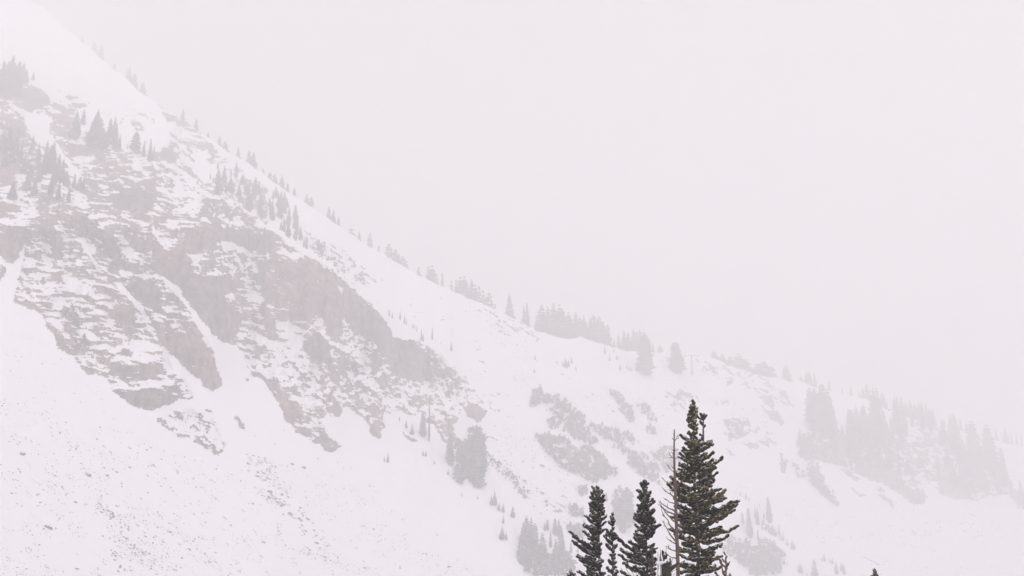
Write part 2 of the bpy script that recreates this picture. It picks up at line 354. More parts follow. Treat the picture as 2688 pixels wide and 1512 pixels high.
# detail: risers steep, ledges flat, kept close to the base by a relaxation
riser = 1 - hold
Sd = np.where(rock > .5, np.where(bs > .5, 2.6, .35 + T + 2.4 * riser), S0)
gd = 1 / np.maximum(Sd - T, .3)
gd = gd - (rock * .9 + (1 - rock) * g0)
gd = rock * blur(gd, 1.1, 1) + (1 - rock) * blur(gd, 4, 1)
det = np.zeros_like(T)
kr = 18.0
acc = np.zeros(NU)
for i in range(NV):
    acc = acc + (gd[i] - kr * acc) * DT
    det[i] = acc
det = blur(det, 1.1, 1)
rsoft = np.clip(blur(blur(rock, 2.5, 0), 2.5, 1) * 1.6, 0, 1)      # open snow stays smooth
det = rsoft * det + (1 - rsoft) * blur(blur(det, 9, 1), 4, 0)
det += .010 * rock * (fbm((PX + .7 * PY) / 55, (PY - .9 * PX) / 200, 4, 51) - .5) * 2
det += .0022 * (1 - rock) * (fbm((PX + .8 * PY) / 60, (PY - .8 * PX) / 22, 4, 52) - .5) * 2
LOGR = base + det
LOGR = np.maximum.accumulate(LOGR, 0)
R = np.exp(LOGR)

def at_surface(px, py):                                     # ground point seen at a photo pixel
    az, t = to_at(px, py)
    u = float(np.interp(az, AZ, np.arange(NU)))
    i = min(int(u), NU - 2); f = u - i
    v = []
    for j in (i, i + 1):
        tt = min(max(t, TLO), TC[j])
        k = (tt - TLO) / (TC[j] - TLO) * (NV - 1)
        a = min(int(k), NV - 2); b = k - a
        v.append(LOGR[a, j] * (1 - b) + LOGR[a + 1, j] * b)
    r = math.exp(v[0] * (1 - f) + v[1] * f)
    tc = float(np.interp(az, AZ, TC))
    t = min(t, tc)
    return Vector((r * math.sin(az), r * math.cos(az), t * r + CAMZ)), r

def snow_at(px, py):
    az, t = to_at(px, py)
    j = int(np.clip(np.interp(az, AZ, np.arange(NU)), 0, NU - 1))
    k = int(np.clip((t - TLO) / (TC[j] - TLO) * (NV - 1), 0, NV - 1))
    return snow[k, j], rock[k, j]

NB = 36                                                      # rows that run down behind the crest
RC = R[-1]; ZC = TC * RC
def back_z(rc, zc, d):
    return np.maximum(zc - 0.28 * d - 0.0016 * d * d, -18.0)
def behind_crest(px, d):
    az, _ = to_at(px, 900.0)
    rc = float(np.interp(az, AZ, RC)); zc = float(np.interp(az, AZ, ZC))
    for _ in range(3):                                       # azimuth on the crest itself
        t = zc / rc
        az = math.atan2((px - PW / 2) / FPX, 1.0) if False else az
    tc = float(np.interp(az, AZ, TC))
    # refine azimuth for the crest's own row
    lo = np.interp(px, cpx, cpy)
    az, _ = to_at(px, lo)
    rc = float(np.interp(az, AZ, RC)); zc = float(np.interp(az, AZ, ZC))
    r = rc + d
    return Vector((r * math.sin(az), r * math.cos(az), back_z(rc, zc, d) + CAMZ)), r

GROUND_Z = -10.0
NF = 26                                                      # rows below the frame, down to the valley floor
rows_r, rows_z, rows_s = [], [], []
for k in range(NF, 0, -1):
    q = (k / NF)
    r = R[0] * (1 - .42 * q)
    rows_r.append(r); rows_z.append(np.maximum(TLO * R[0] - .5 * (R[0] - r), -20.0 - 2 * q)); rows_s.append(np.ones(NU))
for i in range(NV):
    rows_r.append(R[i]); rows_z.append(T[i] * R[i]); rows_s.append(snow[i])
for k in range(1, NB + 1):
    d = 420.0 * (k / NB) ** 2
    rows_r.append(RC + d); rows_z.append(back_z(RC, ZC, d)); rows_s.append(np.ones(NU))
GR = np.array(rows_r); GZ = np.array(rows_z) + CAMZ; GS = np.array(rows_s)
GR_N = GR.shape[0]
X = GR * np.sin(AZ)[None, :]; Y = GR * np.cos(AZ)[None, :]
co = np.stack([X, Y, GZ], -1).reshape(-1, 3).astype(np.float32)
idx = np.arange(GR_N * NU).reshape(GR_N, NU)
quads = np.stack([idx[:-1, :-1], idx[:-1, 1:], idx[1:, 1:], idx[1:, :-1]], -1).reshape(-1, 4)
def mesh_np(name, co, quads, n=4):
    me = bpy.data.meshes.new(name)
    me.vertices.add(len(co)); me.vertices.foreach_set('co', np.ascontiguousarray(co, np.float32).ravel())
    me.loops.add(quads.size); me.loops.foreach_set('vertex_index', np.ascontiguousarray(quads, np.int32).ravel())
    me.polygons.add(len(quads))
    me.polygons.foreach_set('loop_start', np.arange(0, quads.size, n, dtype=np.int32))
    me.update(calc_edges=True)
    return me
me = mesh_np('mountain', co, quads)
at = me.attributes.new('snow', 'FLOAT', 'POINT')
at.data.foreach_set('value', GS.ravel().astype(np.float32))
me.polygons.foreach_set('use_smooth', np.ones(len(me.polygons), bool))

# ---------------------------------------------------------------- materials
def new_mat(name):
    m = bpy.data.materials.new(name)
    m.use_nodes = True
    n = m.node_tree
    b = n.nodes['Principled BSDF']
    b.inputs['Roughness'].default_value = 0.85
    b.inputs['Specular IOR Level'].default_value = 0.2
    return m, n, b
def node(n, kind, **kw):
    x = n.nodes.new(kind)
    for k, v in kw.items():
        setattr(x, k, v)
    return x
def noise(n, scale, detail=4, rough=.55, coord='Object'):
    tc = node(n, 'ShaderNodeTexCoord')
    x = node(n, 'ShaderNodeTexNoise')
    x.inputs['Scale'].default_value = scale
    x.inputs['Detail'].default_value = detail
    x.inputs['Roughness'].default_value = rough
    n.links.new(tc.outputs[coord], x.inputs['Vector'])
    return x
def ramp(n, src, *stops):
    r = node(n, 'ShaderNodeValToRGB')
    e = r.color_ramp.elements
    while len(e) < len(stops):
        e.new(0.5)
    for k, (p, c) in enumerate(stops):
        e[k].position = p
        e[k].color = (*c, 1) if len(c) == 3 else c
    n.links.new(src, r.inputs[0])
    return r
def math_n(n, op, a, b=None, clamp=False):
    x = node(n, 'ShaderNodeMath', operation=op, use_clamp=clamp)
    for k, v in enumerate((a, b)):
        if v is None:
            continue
        if isinstance(v, (int, float)):
            x.inputs[k].default_value = v
        else:
            n.links.new(v, x.inputs[k])
    return x.outputs[0]
def mixc(n, fac, a, b):
    x = node(n, 'ShaderNodeMix', data_type='RGBA')
    for k, v in ((0, fac), (6, a), (7, b)):
        if isinstance(v, (int, float)):
            x.inputs[k].default_value = v
        elif isinstance(v, tuple):
            x.inputs[k].default_value = (*v, 1)
        else:
            n.links.new(v, x.inputs[k])
    return x.outputs[2]

SNOW = (0.86, 0.86, 0.88)
def mountain_material():
    m, n, b = new_mat('snow_and_rock')
    a = node(n, 'ShaderNodeAttribute', attribute_name='snow')
    f = noise(n, 1.8, 5, .75)
    s = math_n(n, 'ADD', a.outputs['Fac'], math_n(n, 'MULTIPLY', math_n(n, 'SUBTRACT', f.outputs['Fac'], .5), 1.1))
    s = math_n(n, 'MULTIPLY', math_n(n, 'SUBTRACT', s, .42), 6.0, True)
    f2 = noise(n, .035, 5, .6); f3 = noise(n, .5, 5, .65)
    r1 = ramp(n, f2.outputs['Fac'], (.32, (.085, .078, .074)), (.46, (.17, .135, .118)), (.58, (.22, .16, .135)), (.70, (.11, .10, .092)))
    r2 = ramp(n, f3.outputs['Fac'], (.34, (.25, .25, .25)), (.66, (1.7, 1.65, 1.6)))
    mm = node(n, 'ShaderNodeMix', data_type='RGBA', blend_type='MULTIPLY')
    mm.inputs[0].default_value = 1
    n.links.new(r1.outputs[0], mm.inputs[6]); n.links.new(r2.outputs[0], mm.inputs[7])
    n.links.new(mixc(n, s, mm.outputs[2], SNOW), b.inputs['Base Color'])
    f4 = noise(n, .9, 6, .7)
    bp = node(n, 'ShaderNodeBump')
    bp.inputs['Strength'].default_value = .5; bp.inputs['Distance'].default_value = .25
    n.links.new(f4.outputs['Fac'], bp.inputs['Height']); n.links.new(bp.outputs[0], b.inputs['Normal'])
    return m
def snow_material():
    m, n, b = new_mat('snow')
    f = noise(n, .12, 5, .6)
    n.links.new(ramp(n, f.outputs['Fac'], (.3, (.80, .80, .82)), (.7, (.88, .88, .90))).outputs[0], b.inputs['Base Color'])
    bp = node(n, 'ShaderNodeBump')
    bp.inputs['Strength'].default_value = .4; bp.inputs['Distance'].default_value = .2
    n.links.new(f.outputs['Fac'], bp.inputs['Height']); n.links.new(bp.outputs[0], b.inputs['Normal'])
    return m
M_MOUNT, M_SNOW = mountain_material(), snow_material()

def link(name, data, parent=None):
    ob = bpy.data.objects.new(name, data)
    C.objects.link(ob)
    if parent is not None:
        ob.parent = parent
    return ob
def tag(ob, label=None, category=None, group=None, kind=None):
    if label: ob['label'] = label
    if category: ob['category'] = category
    if group: ob['group'] = group
    if kind: ob['kind'] = kind
    return ob

me.materials.append(M_MOUNT)
mountain = tag(link('mountain', me), 'snow covered mountain side with a grey cliff band fading into fog', 'mountain', None, 'structure')

# valley floor and the knoll in front of the camera: one sheet to the horizon
gx = np.concatenate([-np.geomspace(1500, 90, 24), np.linspace(-80, 80, 65), np.geomspace(90, 1500, 24)])
GX, GY = np.meshgrid(gx, gx)
def ground_z(x, y):
    rr = np.hypot(x, y)
    k = np.clip((rr - 48) / 60, 0, 1); k = k * k * (3 - 2 * k)
    return -1.2 * np.clip(rr / 48, 0, 1) + (GROUND_Z * k) + .5 * (fbm(np.asarray(x) / 9., np.asarray(y) / 9., 3, 61) - .5)
gco = np.stack([GX, GY, ground_z(GX, GY)], -1).reshape(-1, 3)
gi = np.arange(len(gx) ** 2).reshape(len(gx), len(gx))
gq = np.stack([gi[:-1, :-1], gi[:-1, 1:], gi[1:, 1:], gi[1:, :-1]], -1).reshape(-1, 4)
gm = mesh_np('ground', gco, gq)
gm.polygons.foreach_set('use_smooth', np.ones(len(gm.polygons), bool))
gm.materials.append(M_SNOW)
tag(link('ground', gm), 'snow covered valley floor and knoll below the slope', 'ground', None, 'structure')

# ---------------------------------------------------------------- materials of the things
def snow_top(n, colour, lo=.45, hi=.72, scale=3.0, amount=1.0, nlo=.42, nhi=.58):
    g = node(n, 'ShaderNodeNewGeometry')
    sp = node(n, 'ShaderNodeSeparateXYZ')
    n.links.new(g.outputs['Normal'], sp.inputs[0])
    up = node(n, 'ShaderNodeMapRange')
    up.inputs[1].default_value = lo; up.inputs[2].default_value = hi
    n.links.new(sp.outputs['Z'], up.inputs[0])
    f = noise(n, scale, 3, .6)
    nm = node(n, 'ShaderNodeMapRange')
    nm.inputs[1].default_value = nlo; nm.inputs[2].default_value = nhi
    n.links.new(f.outputs['Fac'], nm.inputs[0])
    k = math_n(n, 'MULTIPLY', math_n(n, 'MULTIPLY', up.outputs[0], nm.outputs[0]), amount, True)
    return mixc(n, k, colour, SNOW)
def foliage_mat(name, cols3, scale, snow, sscale, per_object=True):
    m, n, b = new_mat(name)
    f = noise(n, scale, 3, .65)
    c = ramp(n, f.outputs['Fac'], (.30, cols3[0]), (.52, cols3[1]), (.70, cols3[2])).outputs[0]
    if per_object:
        oi = node(n, 'ShaderNodeObjectInfo')
        hv = node(n, 'ShaderNodeHueSaturation')
        n.links.new(math_n(n, 'ADD', math_n(n, 'MULTIPLY', oi.outputs['Random'], .7), .65), hv.inputs['Value'])
        n.links.new(c, hv.inputs['Color'])
        c = hv.outputs[0]
    n.links.new(snow_top(n, c, scale=sscale, amount=snow, nlo=.42 if sscale < 5 else .40, nhi=.58 if sscale < 5 else .52), b.inputs['Base Color'])
    b.inputs['Roughness'].default_value = .7
    return m
def bark_mat(name, a, c, scale, snow=.5):
    m, n, b = new_mat(name)
    f = noise(n, scale, 5, .7)
    col = ramp(n, f.outputs['Fac'], (.3, a), (.7, c)).outputs[0]
    n.links.new(snow_top(n, col, scale=scale * .6, amount=snow, lo=.6, hi=.9), b.inputs['Base Color'])
    bp = node(n, 'ShaderNodeBump')
    bp.inputs['Strength'].default_value = .6; bp.inputs['Distance'].default_value = .02
    n.links.new(f.outputs['Fac'], bp.inputs['Height']); n.links.new(bp.outputs[0], b.inputs['Normal'])
    return m
M_FAR = foliage_mat('far_needles', ((.018, .024, .020), (.036, .043, .034), (.055, .058, .046)), .9, .6, .8)
M_MAT = foliage_mat('dwarf_fir_needles', ((.020, .026, .022), (.036, .044, .036), (.055, .06, .048)), .9, .35, .9, False)
M_FARBARK = bark_mat('far_bark', (.06, .05, .045), (.11, .095, .085), 2.0)
M_OLIVE = foliage_mat('olive_needles', ((.004, .004, .002), (.030, .024, .008), (.28, .20, .075)), 22.0, .9, 20.0)
M_DARK = foliage_mat('dark_needles', ((.003, .004, .004), (.012, .014, .012), (.12, .095, .062)), 22.0, .85, 20.0)
M_RUST = foliage_mat('brown_needles', ((.05, .028, .02), (.10, .05, .035), (.15, .08, .05)), 9.0, .4, 14.0)
M_BARK = bark_mat('bark', (.060, .048, .040), (.18, .14, .115), 30.0, .45)
M_STUMP = bark_mat('dark_bark', (.012, .010, .009), (.06, .048, .040), 30.0, .5)  # stump bark, a much darker tone than on the firs
M_GREY = bark_mat('weathered_wood', (.075, .055, .048), (.19, .14, .12), 25.0, .35)
def rock_mat():
    m, n, b = new_mat('boulder_rock')
    f = noise(n, 1.2, 5, .65)
    col = ramp(n, f.outputs['Fac'], (.3, (.040, .038, .037)), (.7, (.10, .09, .085))).outputs[0]
    n.links.new(snow_top(n, col, lo=.62, hi=.85, scale=.8, nlo=.3, nhi=.5), b.inputs['Base Color'])
    return m
M_ROCK = rock_mat()
def steel_mat():
    m, n, b = new_mat('galvanised_steel')
    f = noise(n, 3.0, 4, .6)
    n.links.new(ramp(n, f.outputs['Fac'], (.3, (.10, .105, .11)), (.7, (.17, .175, .18))).outputs[0], b.inputs['Base Color'])
    b.inputs['Metallic'].default_value = .6; b.inputs['Roughness'].default_value = .55
    return m
M_STEEL = steel_mat()

class MB:
    def __init__(s):
        s.v, s.f, s.n = [], [], 0
    def add(s, v, f):
        s.v.append(np.asarray(v, float))
        s.f.extend([tuple(i + s.n for i in q) for q in f])
        s.n += len(v)
    def mesh(s, name, mat, smooth=False):
        me = bpy.data.meshes.new(name)
        me.from_pydata(np.concatenate(s.v).tolist() if s.v else [], [], s.f)
        me.materials.append(mat)
        if smooth:
            me.polygons.foreach_set('use_smooth', np.ones(len(me.polygons), bool))
        return me
def frames(P):
    P = np.asarray(P, float)
    d = np.gradient(P, axis=0)
    d /= np.linalg.norm(d, axis=1, keepdims=True) + 1e-9
    ref = np.where(np.abs(d[:, 2:3]) > .9, np.array([[1., 0, 0]]), np.array([[0, 0, 1.]]))
    a = np.cross(d, ref); a /= np.linalg.norm(a, axis=1, keepdims=True) + 1e-9
    return d, a, np.cross(a, d)
_tf = {}
def tube(mb, P, rad, sides=6, jitter=0.0, caps=True):
    P = np.asarray(P, float); n = len(P)
    d, a, b = frames(P)
    th = np.linspace(0, 2 * np.pi, sides, endpoint=False)
    rr = np.asarray(rad, float)[:, None] * (1 + jitter * rng.uniform(-1, 1, (n, sides)))
    V = P[:, None, :] + rr[..., None] * (np.cos(th)[None, :, None] * a[:, None, :] + np.sin(th)[None, :, None] * b[:, None, :])
    V = np.concatenate([V.reshape(-1, 3), P[:1], P[-1:] + d[-1:] * rad[-1] * .7])
    key = (n, sides)
    if key not in _tf:
        F = []
        for i in range(n - 1):
            for k in range(sides):
                k2 = (k + 1) % sides
                F.append((i * sides + k, i * sides + k2, (i + 1) * sides + k2, (i + 1) * sides + k))
        for k in range(sides):
            F.append((n * sides, (k + 1) % sides, k))
            F.append((n * sides + 1, (n - 1) * sides + k, (n - 1) * sides + (k + 1) % sides))
        _tf[key] = F
    mb.add(V, _tf[key])
def empty(name, loc):
    ob = bpy.data.objects.new(name, None)
    C.objects.link(ob)
    ob.location = loc
    return ob

# ---------------------------------------------------------------- far conifers: a few kinds, each one metre tall, copied and scaled
def conifer_meshes(seed, rad, levels, top_pow, ragged, dome=0.0, bare_base=.06, gap=0.0):
    r_ = random.Random(seed)
    t = MB()
    tube(t, [(0, 0, -.06), (0, 0, .3), (.004, 0, .7), (0, 0, .985)], [.020, .015, .008, .002], 6)
    cr = MB()
    for L in range(levels):
        h = bare_base + (1 - bare_base) * (L + r_.uniform(-.3, .3)) / levels
        h = min(.985, h)
        q = (h - bare_base) / (1 - bare_base)
        env = rad * ((1 - q) ** top_pow * (1 - dome) + dome * math.sqrt(max(0, 1 - q * q)))
        env *= min(1, .55 + q * 3.5) + .012
        nb = max(4, int(5 + 7 * (1 - q)))
        a0 = r_.uniform(0, 6.28)
        for k in range(nb):
            if r_.random() < gap:
                continue
            a = a0 + 6.283 * k / nb + r_.uniform(-.3, .3)
            ln = env * r_.uniform(1 - ragged, 1 + ragged * .6) + .012
            w = ln * r_.uniform(.26, .42)
            up = ln * r_.uniform(-.45, .05) + .006
            th = .011 + ln * .10
            ca, sa = math.cos(a), math.sin(a)
            def P(x, y, z):
                return (x * ca - y * sa, x * sa + y * ca, h + z)
            cr.add([P(0, 0, .012), P(ln * .55, w, up * .35), P(ln, r_.uniform(-.2, .2) * w, up), P(ln * .55, -w, up * .35), P(ln * .45, 0, up * .25 + th), P(ln * .5, 0, up * .6 - th * 1.3)],
                   [(0, 3, 4), (4, 3, 2), (4, 2, 1), (0, 4, 1), (0, 1, 5), (5, 1, 2), (5, 2, 3), (0, 5, 3)])
    cr.add([(.008, 0, .96), (-.006, .007, .96), (-.006, -.007, .96), (0, 0, 1.0)], [(0, 1, 3), (1, 2, 3), (2, 0, 3)])
    return t.mesh('trunk', M_FARBARK), cr.mesh('crown', M_FAR)
KIND = {
    'spire': [conifer_meshes(1, .115, 30, .85, .35), conifer_meshes(2, .135, 28, .8, .4), conifer_meshes(3, .10, 32, .7, .45, gap=.12), conifer_meshes(4, .15, 26, .9, .4, gap=.08)],
    'full': [conifer_meshes(5, .21, 24, .8, .35), conifer_meshes(6, .24, 22, .7, .4), conifer_meshes(7, .19, 26, .75, .45, gap=.06)],
    'round': [conifer_meshes(8, .34, 20, .7, .35, dome=.75, bare_base=.02), conifer_meshes(9, .42, 18, .7, .35, dome=.85, bare_base=.02), conifer_meshes(10, .30, 20, .7, .4, dome=.6, bare_base=.02)],
    'column': [conifer_meshes(11, .13, 30, .35, .4), conifer_meshes(12, .16, 28, .4, .4)],
}
tree_count = 0
def far_tree(kind, base, height, label, group, name=None, wide=1.0):
    global tree_count
    tree_count += 1
    tm, cm = random.choice(KIND[kind])
    name = name or ('spruce_tree' if 'spruce' in label else 'fir_tree')
    ob = empty(name, base)
    h = max(height, .6)
    ob.scale = (h * wide * random.uniform(.88, 1.15), h * wide * random.uniform(.88, 1.15), h)
    ob.rotation_euler = (random.uniform(-.03, .03), random.uniform(-.03, .03), random.uniform(0, 6.28))
    tag(ob, label, 'tree', group)
    link('trunk', tm, ob); link('crown', cm, ob)
    return ob
def stand(kind, px, top, base, label, group, **kw):
    p, r = at_surface(px, base)
    _, tt = to_at(px, top)
    h = float(tt) * r + CAMZ - p.z
    p.z -= .03 * h
    return far_tree(kind, p, h * 1.03, label, group, **kw)
def skyline(kind, px, top, d, label, group, **kw):
    p, r = behind_crest(px, d)
    _, tt = to_at(px, top)
    h = float(tt) * r + CAMZ - p.z
    return far_tree(kind, p, max(h, 2.5), label, group, **kw)
def many(f, kind, key, flat, n, *a, **kw):
    ox, oy, s = CROP[key]
    for i in range(0, len(flat), n):
        q = [ox + s * flat[i]] + [oy + s * v for v in flat[i + 1:i + n]]
        k = kind if isinstance(kind, str) else random.choice(kind)
        f(k, *q, *a, **kw)

# trees on the crest, faded almost to nothing by the fog
G = 'faded spruces on the crest above the snow bowl'
Lb = 'faint spruce on the crest above the smooth snow bowl'
for px, top in [(923, 596), (941, 603), (950, 612), (969, 608), (994, 643), (1019, 636), (1032, 651), (1044, 664), (1055, 670), (1066, 684), (1100, 699), (1121, 698), (1135, 695), (1148, 715),
                (1161, 715), (1186, 735), (1201, 731), (1209, 725), (1218, 723), (1228, 738), (1237, 731), (1248, 745), (1259, 748), (1270, 759), (1281, 764), (1300, 797)]:
    skyline(random.choice(['spire', 'full']), px, top, random.uniform(10, 45), Lb, G)
skyline('full', 1339, 768, 14, 'broad pointed spruce standing alone on the crest beside a pair of spires', None)
for px, top in [(1377, 800), (1386, 794)]:
    skyline('spire', px, top, 12, 'slim spire spruce, one of a close pair on the crest', 'pair of slim spires on the crest')
G = 'spruces of the dense grove on the crest saddle'
Lb = 'spruce in the dense foggy grove on the crest saddle'
for px, top in [(1419, 798), (1408, 832), (1440, 801), (1454, 794), (1466, 797), (1475, 808), (1430, 815), (1461, 815), (1485, 832), (1495, 817), (1510, 817), (1502, 835), (1523, 830), (1534, 826),
                (1550, 833), (1559, 823), (1568, 840), (1577, 828), (1586, 841), (1595, 850), (1542, 845), (1516, 848)]:
    skyline(random.choice(['full', 'full', 'spire']), px, top, random.uniform(5, 22), Lb, G)
G = 'spruces of the rounded clump on the crest'
for px, top in [(1612, 890), (1625, 877), (1639, 863), (1650, 869), (1662, 862), (1672, 868), (1679, 863), (1691, 872), (1705, 886), (1715, 900)]:
    skyline('full', px, top, random.uniform(3, 10), 'spruce in the rounded clump on the crest beside the dense grove', G)
skyline('round', 1734, 906, 6, 'small round fir on the crest between two tall columnar trees', None)
G = 'rounded firs along the crest past the lift tower'
for px, top, wd in [(1876, 921, 1.1), (1897, 927, 1), (1918, 934, 1), (1942, 927, 1.1), (1957, 941, 1), (1993, 952, 1.1), (2007, 948, 1.1), (2024, 960, 1)]:
    skyline('round', px, top, random.uniform(6, 16), 'rounded fir behind the crest past the lift tower', G, wide=wd)
skyline('round', 2068, 957, 10, 'tall rounded fir standing alone on the crest beyond the rounded firs', None, wide=.85)
skyline('full', 2060, 962, 10, 'narrow fir pressed against the tall rounded fir on the crest', None)
G = 'pointed spruces along the low far crest'
for px, top in [(2104, 985), (2118, 974), (2126, 975), (2138, 974), (2178, 999), (2211, 1018), (2236, 1010), (2256, 1024), (2267, 1015), (2280, 1006), (2305, 1015), (2319, 1029), (2352, 1037), (2369, 1038),
                (2381, 1052), (2390, 1048), (2402, 1059), (2416, 1055), (2424, 1054), (2433, 1056), (2450, 1069), (2480, 1097), (2499, 1083), (2509, 1083), (2523, 1093), (2538, 1107), (2619, 1124),
                (2642, 1117), (2657, 1132), (2671, 1135), (2684, 1140)]:
    skyline(random.choice(['spire', 'full']), px, top, random.uniform(4, 18), 'pointed spruce on the low far end of the crest', G)
# upper left crest, nearly lost in fog
G = 'ghostly spruces on the steep upper crest'
for px, top in [(215, 95), (247, 105), (262, 112), (300, 165), (335, 172), (350, 190), (372, 215), (480, 285), (515, 310), (545, 345), (575, 355), (590, 368), (625, 385), (652, 392), (664, 398), (690, 440),
                (706, 450), (722, 455), (738, 458), (756, 478), (772, 490), (806, 508), (818, 515), (862, 540), (874, 548), (886, 566)]:
    skyline('full', px, top, random.uniform(4, 20), 'ghostly spruce on the steep crest high above the cliff', G)

# trees standing on the near side of the crest
stand('column', 1695, 872, 985, 'tall columnar spruce rooted just below the crest under the rounded clump', None, wide=1.3)
stand('column', 1778, 898, 980, 'broad columnar spruce beside the lift tower on the crest', None, wide=2.0)
G = 'small spruces on the slope just under the crest grove'
many(stand, ['full', 'round'], 'Y3', [825, 680, 760, 910, 700, 745, 870, 760, 825, 940, 770, 810, 970, 860, 910, 1035, 850, 900, 1060, 870, 915, 1080, 880, 920], 3, 'stunted spruce on the snow just under the crest grove', G)
G = 'lone saplings on the open snow bowl'
many(stand, 'full', 'Y3', [160, 770, 812, 155, 890, 940, 370, 822, 850, 430, 820, 880, 455, 800, 890, 480, 805, 880, 508, 785, 850, 550, 870, 915, 1145, 1160, 1190], 3, 'dark sapling standing in the open snow bowl', G)
G = 'little firs along the cliff skyline'
many(stand, 'spire', 'Y2', [545, 925, 1015, 585, 960, 1050, 602, 990, 1062, 665, 1035, 1092, 680, 1050, 1095, 703, 1062, 1122, 745, 1098, 1210, 760, 1140, 1220, 850, 1082, 1200, 935, 1208, 1242, 440, 905, 975, 470, 930, 1000], 3,
     'little fir on the snow edge along the cliff skyline', G)
many(stand, 'spire', 'Y2', [1030, 1215, 1312], 3, 'thin dead spike of a fir on the snow beside the cliff', None)
many(stand, 'spire', 'Y2', [1830, 1345, 1392], 3, 'tiny lone fir on the snow bowl above the shrub patches', None)
# trees on and above the great cliff
G = 'firs on the ledge above the banded cliff'
many(stand, ['spire', 'full'], 'Z1', [560, 600, 830, 585, 640, 800, 630, 590, 720, 700, 640, 880, 722, 590, 880, 745, 660, 900, 780, 740, 900, 830, 660, 870, 858, 648, 880, 880, 700, 890, 905, 780, 900], 3,
     'fir on the ledge above the banded cliff', G)
many(stand, 'round', 'Z1', [1025, 765, 930], 3, 'rounded fir on the cliff top ledge beside thin dead spires', None)
G = 'thin spires on the cliff top ledge'
many(stand, 'spire', 'Z1', [1090, 830, 960, 1140, 818, 1000, 1165, 870, 990, 970, 845, 900], 3, 'thin spire fir on the cliff top ledge by the rounded fir', G)
G = 'firs beside the steep snow chute'
many(stand, ['full', 'spire'], 'Z1', [240, 790, 930, 290, 850, 1010, 345, 828, 1010, 372, 860, 1090, 400, 830, 1010, 440, 935, 1140, 465, 970, 1160, 330, 930, 1100, 410, 1000, 1180, 560, 1080, 1200, 600, 1105, 1220, 630, 1120, 1210,
     500, 1060, 1190, 380, 1080, 1260, 440, 1130, 1290, 520, 1180, 1310, 300, 1010, 1150], 3, 'fir on the rock rib beside the steep snow chute', G)
G = 'firs on the buttress under the high wall'
many(stand, 'full', 'Z1', [20, 760, 930, 60, 740, 920, 110, 790, 950, 150, 860, 1000, 30, 880, 1040, 90, 880, 1010, 180, 940, 1080, 230, 1000, 1120, 200, 1080, 1220, 90, 1140, 1290, 260, 1120, 1260], 3,
     'bushy fir on the buttress under the high foggy wall', G)
G = 'foggy firs on the high wall'
many(stand, 'full', 'Z1', [10, 215, 480, 40, 230, 470, 75, 175, 440, 100, 250, 440, 130, 225, 430, 165, 240, 400, 195, 290, 400, 250, 310, 380, 55, 330, 520, 120, 350, 500], 3, 'foggy fir crowding the high wall top', G)
# grove behind the cliff shoulder
G = 'spruces of the grove behind the cliff shoulder'
grove = pts('Y1', 590, 640, 700, 620, 800, 560, 950, 620, 1080, 690, 1260, 790, 1330, 960, 1430, 1080, 1560, 1260, 1700, 1400, 1560, 1350, 1390, 1250, 1290, 1160, 1090, 1030, 880, 890, 740, 800, 600, 740)
gxs = [p[0] for p in grove]; gys = [p[1] for p in grove]
k = 0
while k < 66:
    x, y = random.uniform(min(gxs), max(gxs)), random.uniform(min(gys), max(gys))
    if in_poly(np.array([x]), np.array([y]), grove)[0]:
        gl = ('spruce at the top of the shoulder grove by the snow shelf', 'upper trees of the shoulder grove') if x < 640 else \
            ('spruce in the thick middle of the grove behind the cliff shoulder', 'middle trees of the shoulder grove') if x < 730 else \
            ('spruce at the tail of the shoulder grove along the cliff edge', 'tail trees of the shoulder grove')
        stand(random.choice(['spire', 'full', 'full']), x, y - random.uniform(20, 42), y + 4, *gl)
        k += 1
many(stand, 'spire', 'Y1', [635, 580, 725, 660, 640, 740, 700, 620, 750, 470, 635, 690, 430, 600, 660, 550, 550, 620, 580, 590, 650, 620, 440, 520, 685, 480, 560, 745, 510, 600], 3, 'small spruce scattered on the snow field above the shoulder grove', 'spruces above the shoulder grove')
# foot of the cliff
many(stand, 'column', 'Z4', [1480, 525, 715], 3, 'narrow columnar fir at the cliff foot beside a tall bare snag', None)
many(stand, 'spire', 'Z4', [1525, 400, 750], 3, 'tall bare snag rising at the cliff foot', None, wide=.32, name='dead_tree')
G = 'scattered firs below the cliff foot'
many(stand, ['spire', 'full'], 'Z4', [1300, 555, 595, 1350, 585, 650, 1395, 615, 700, 1210, 825, 912, 1185, 860, 905, 1565, 885, 925, 1670, 965, 1005, 1775, 1130, 1170, 1895, 1158, 1188, 1480, 810, 860, 1500, 820, 865], 3,
     'small fir on the clean snow below the cliff foot', G)
G = 'tall firs at the end of the cliff'
many(stand, 'column', 'Z4', [1690, 690, 935, 1675, 720, 900, 1860, 690, 1000, 1890, 640, 1040, 1925, 700, 1010, 1840, 760, 1040, 1775, 760, 920, 1745, 800, 900, 1900, 800, 1100, 1870, 840, 1080], 3,
     'tall fir in the clump at the end of the cliff', G)
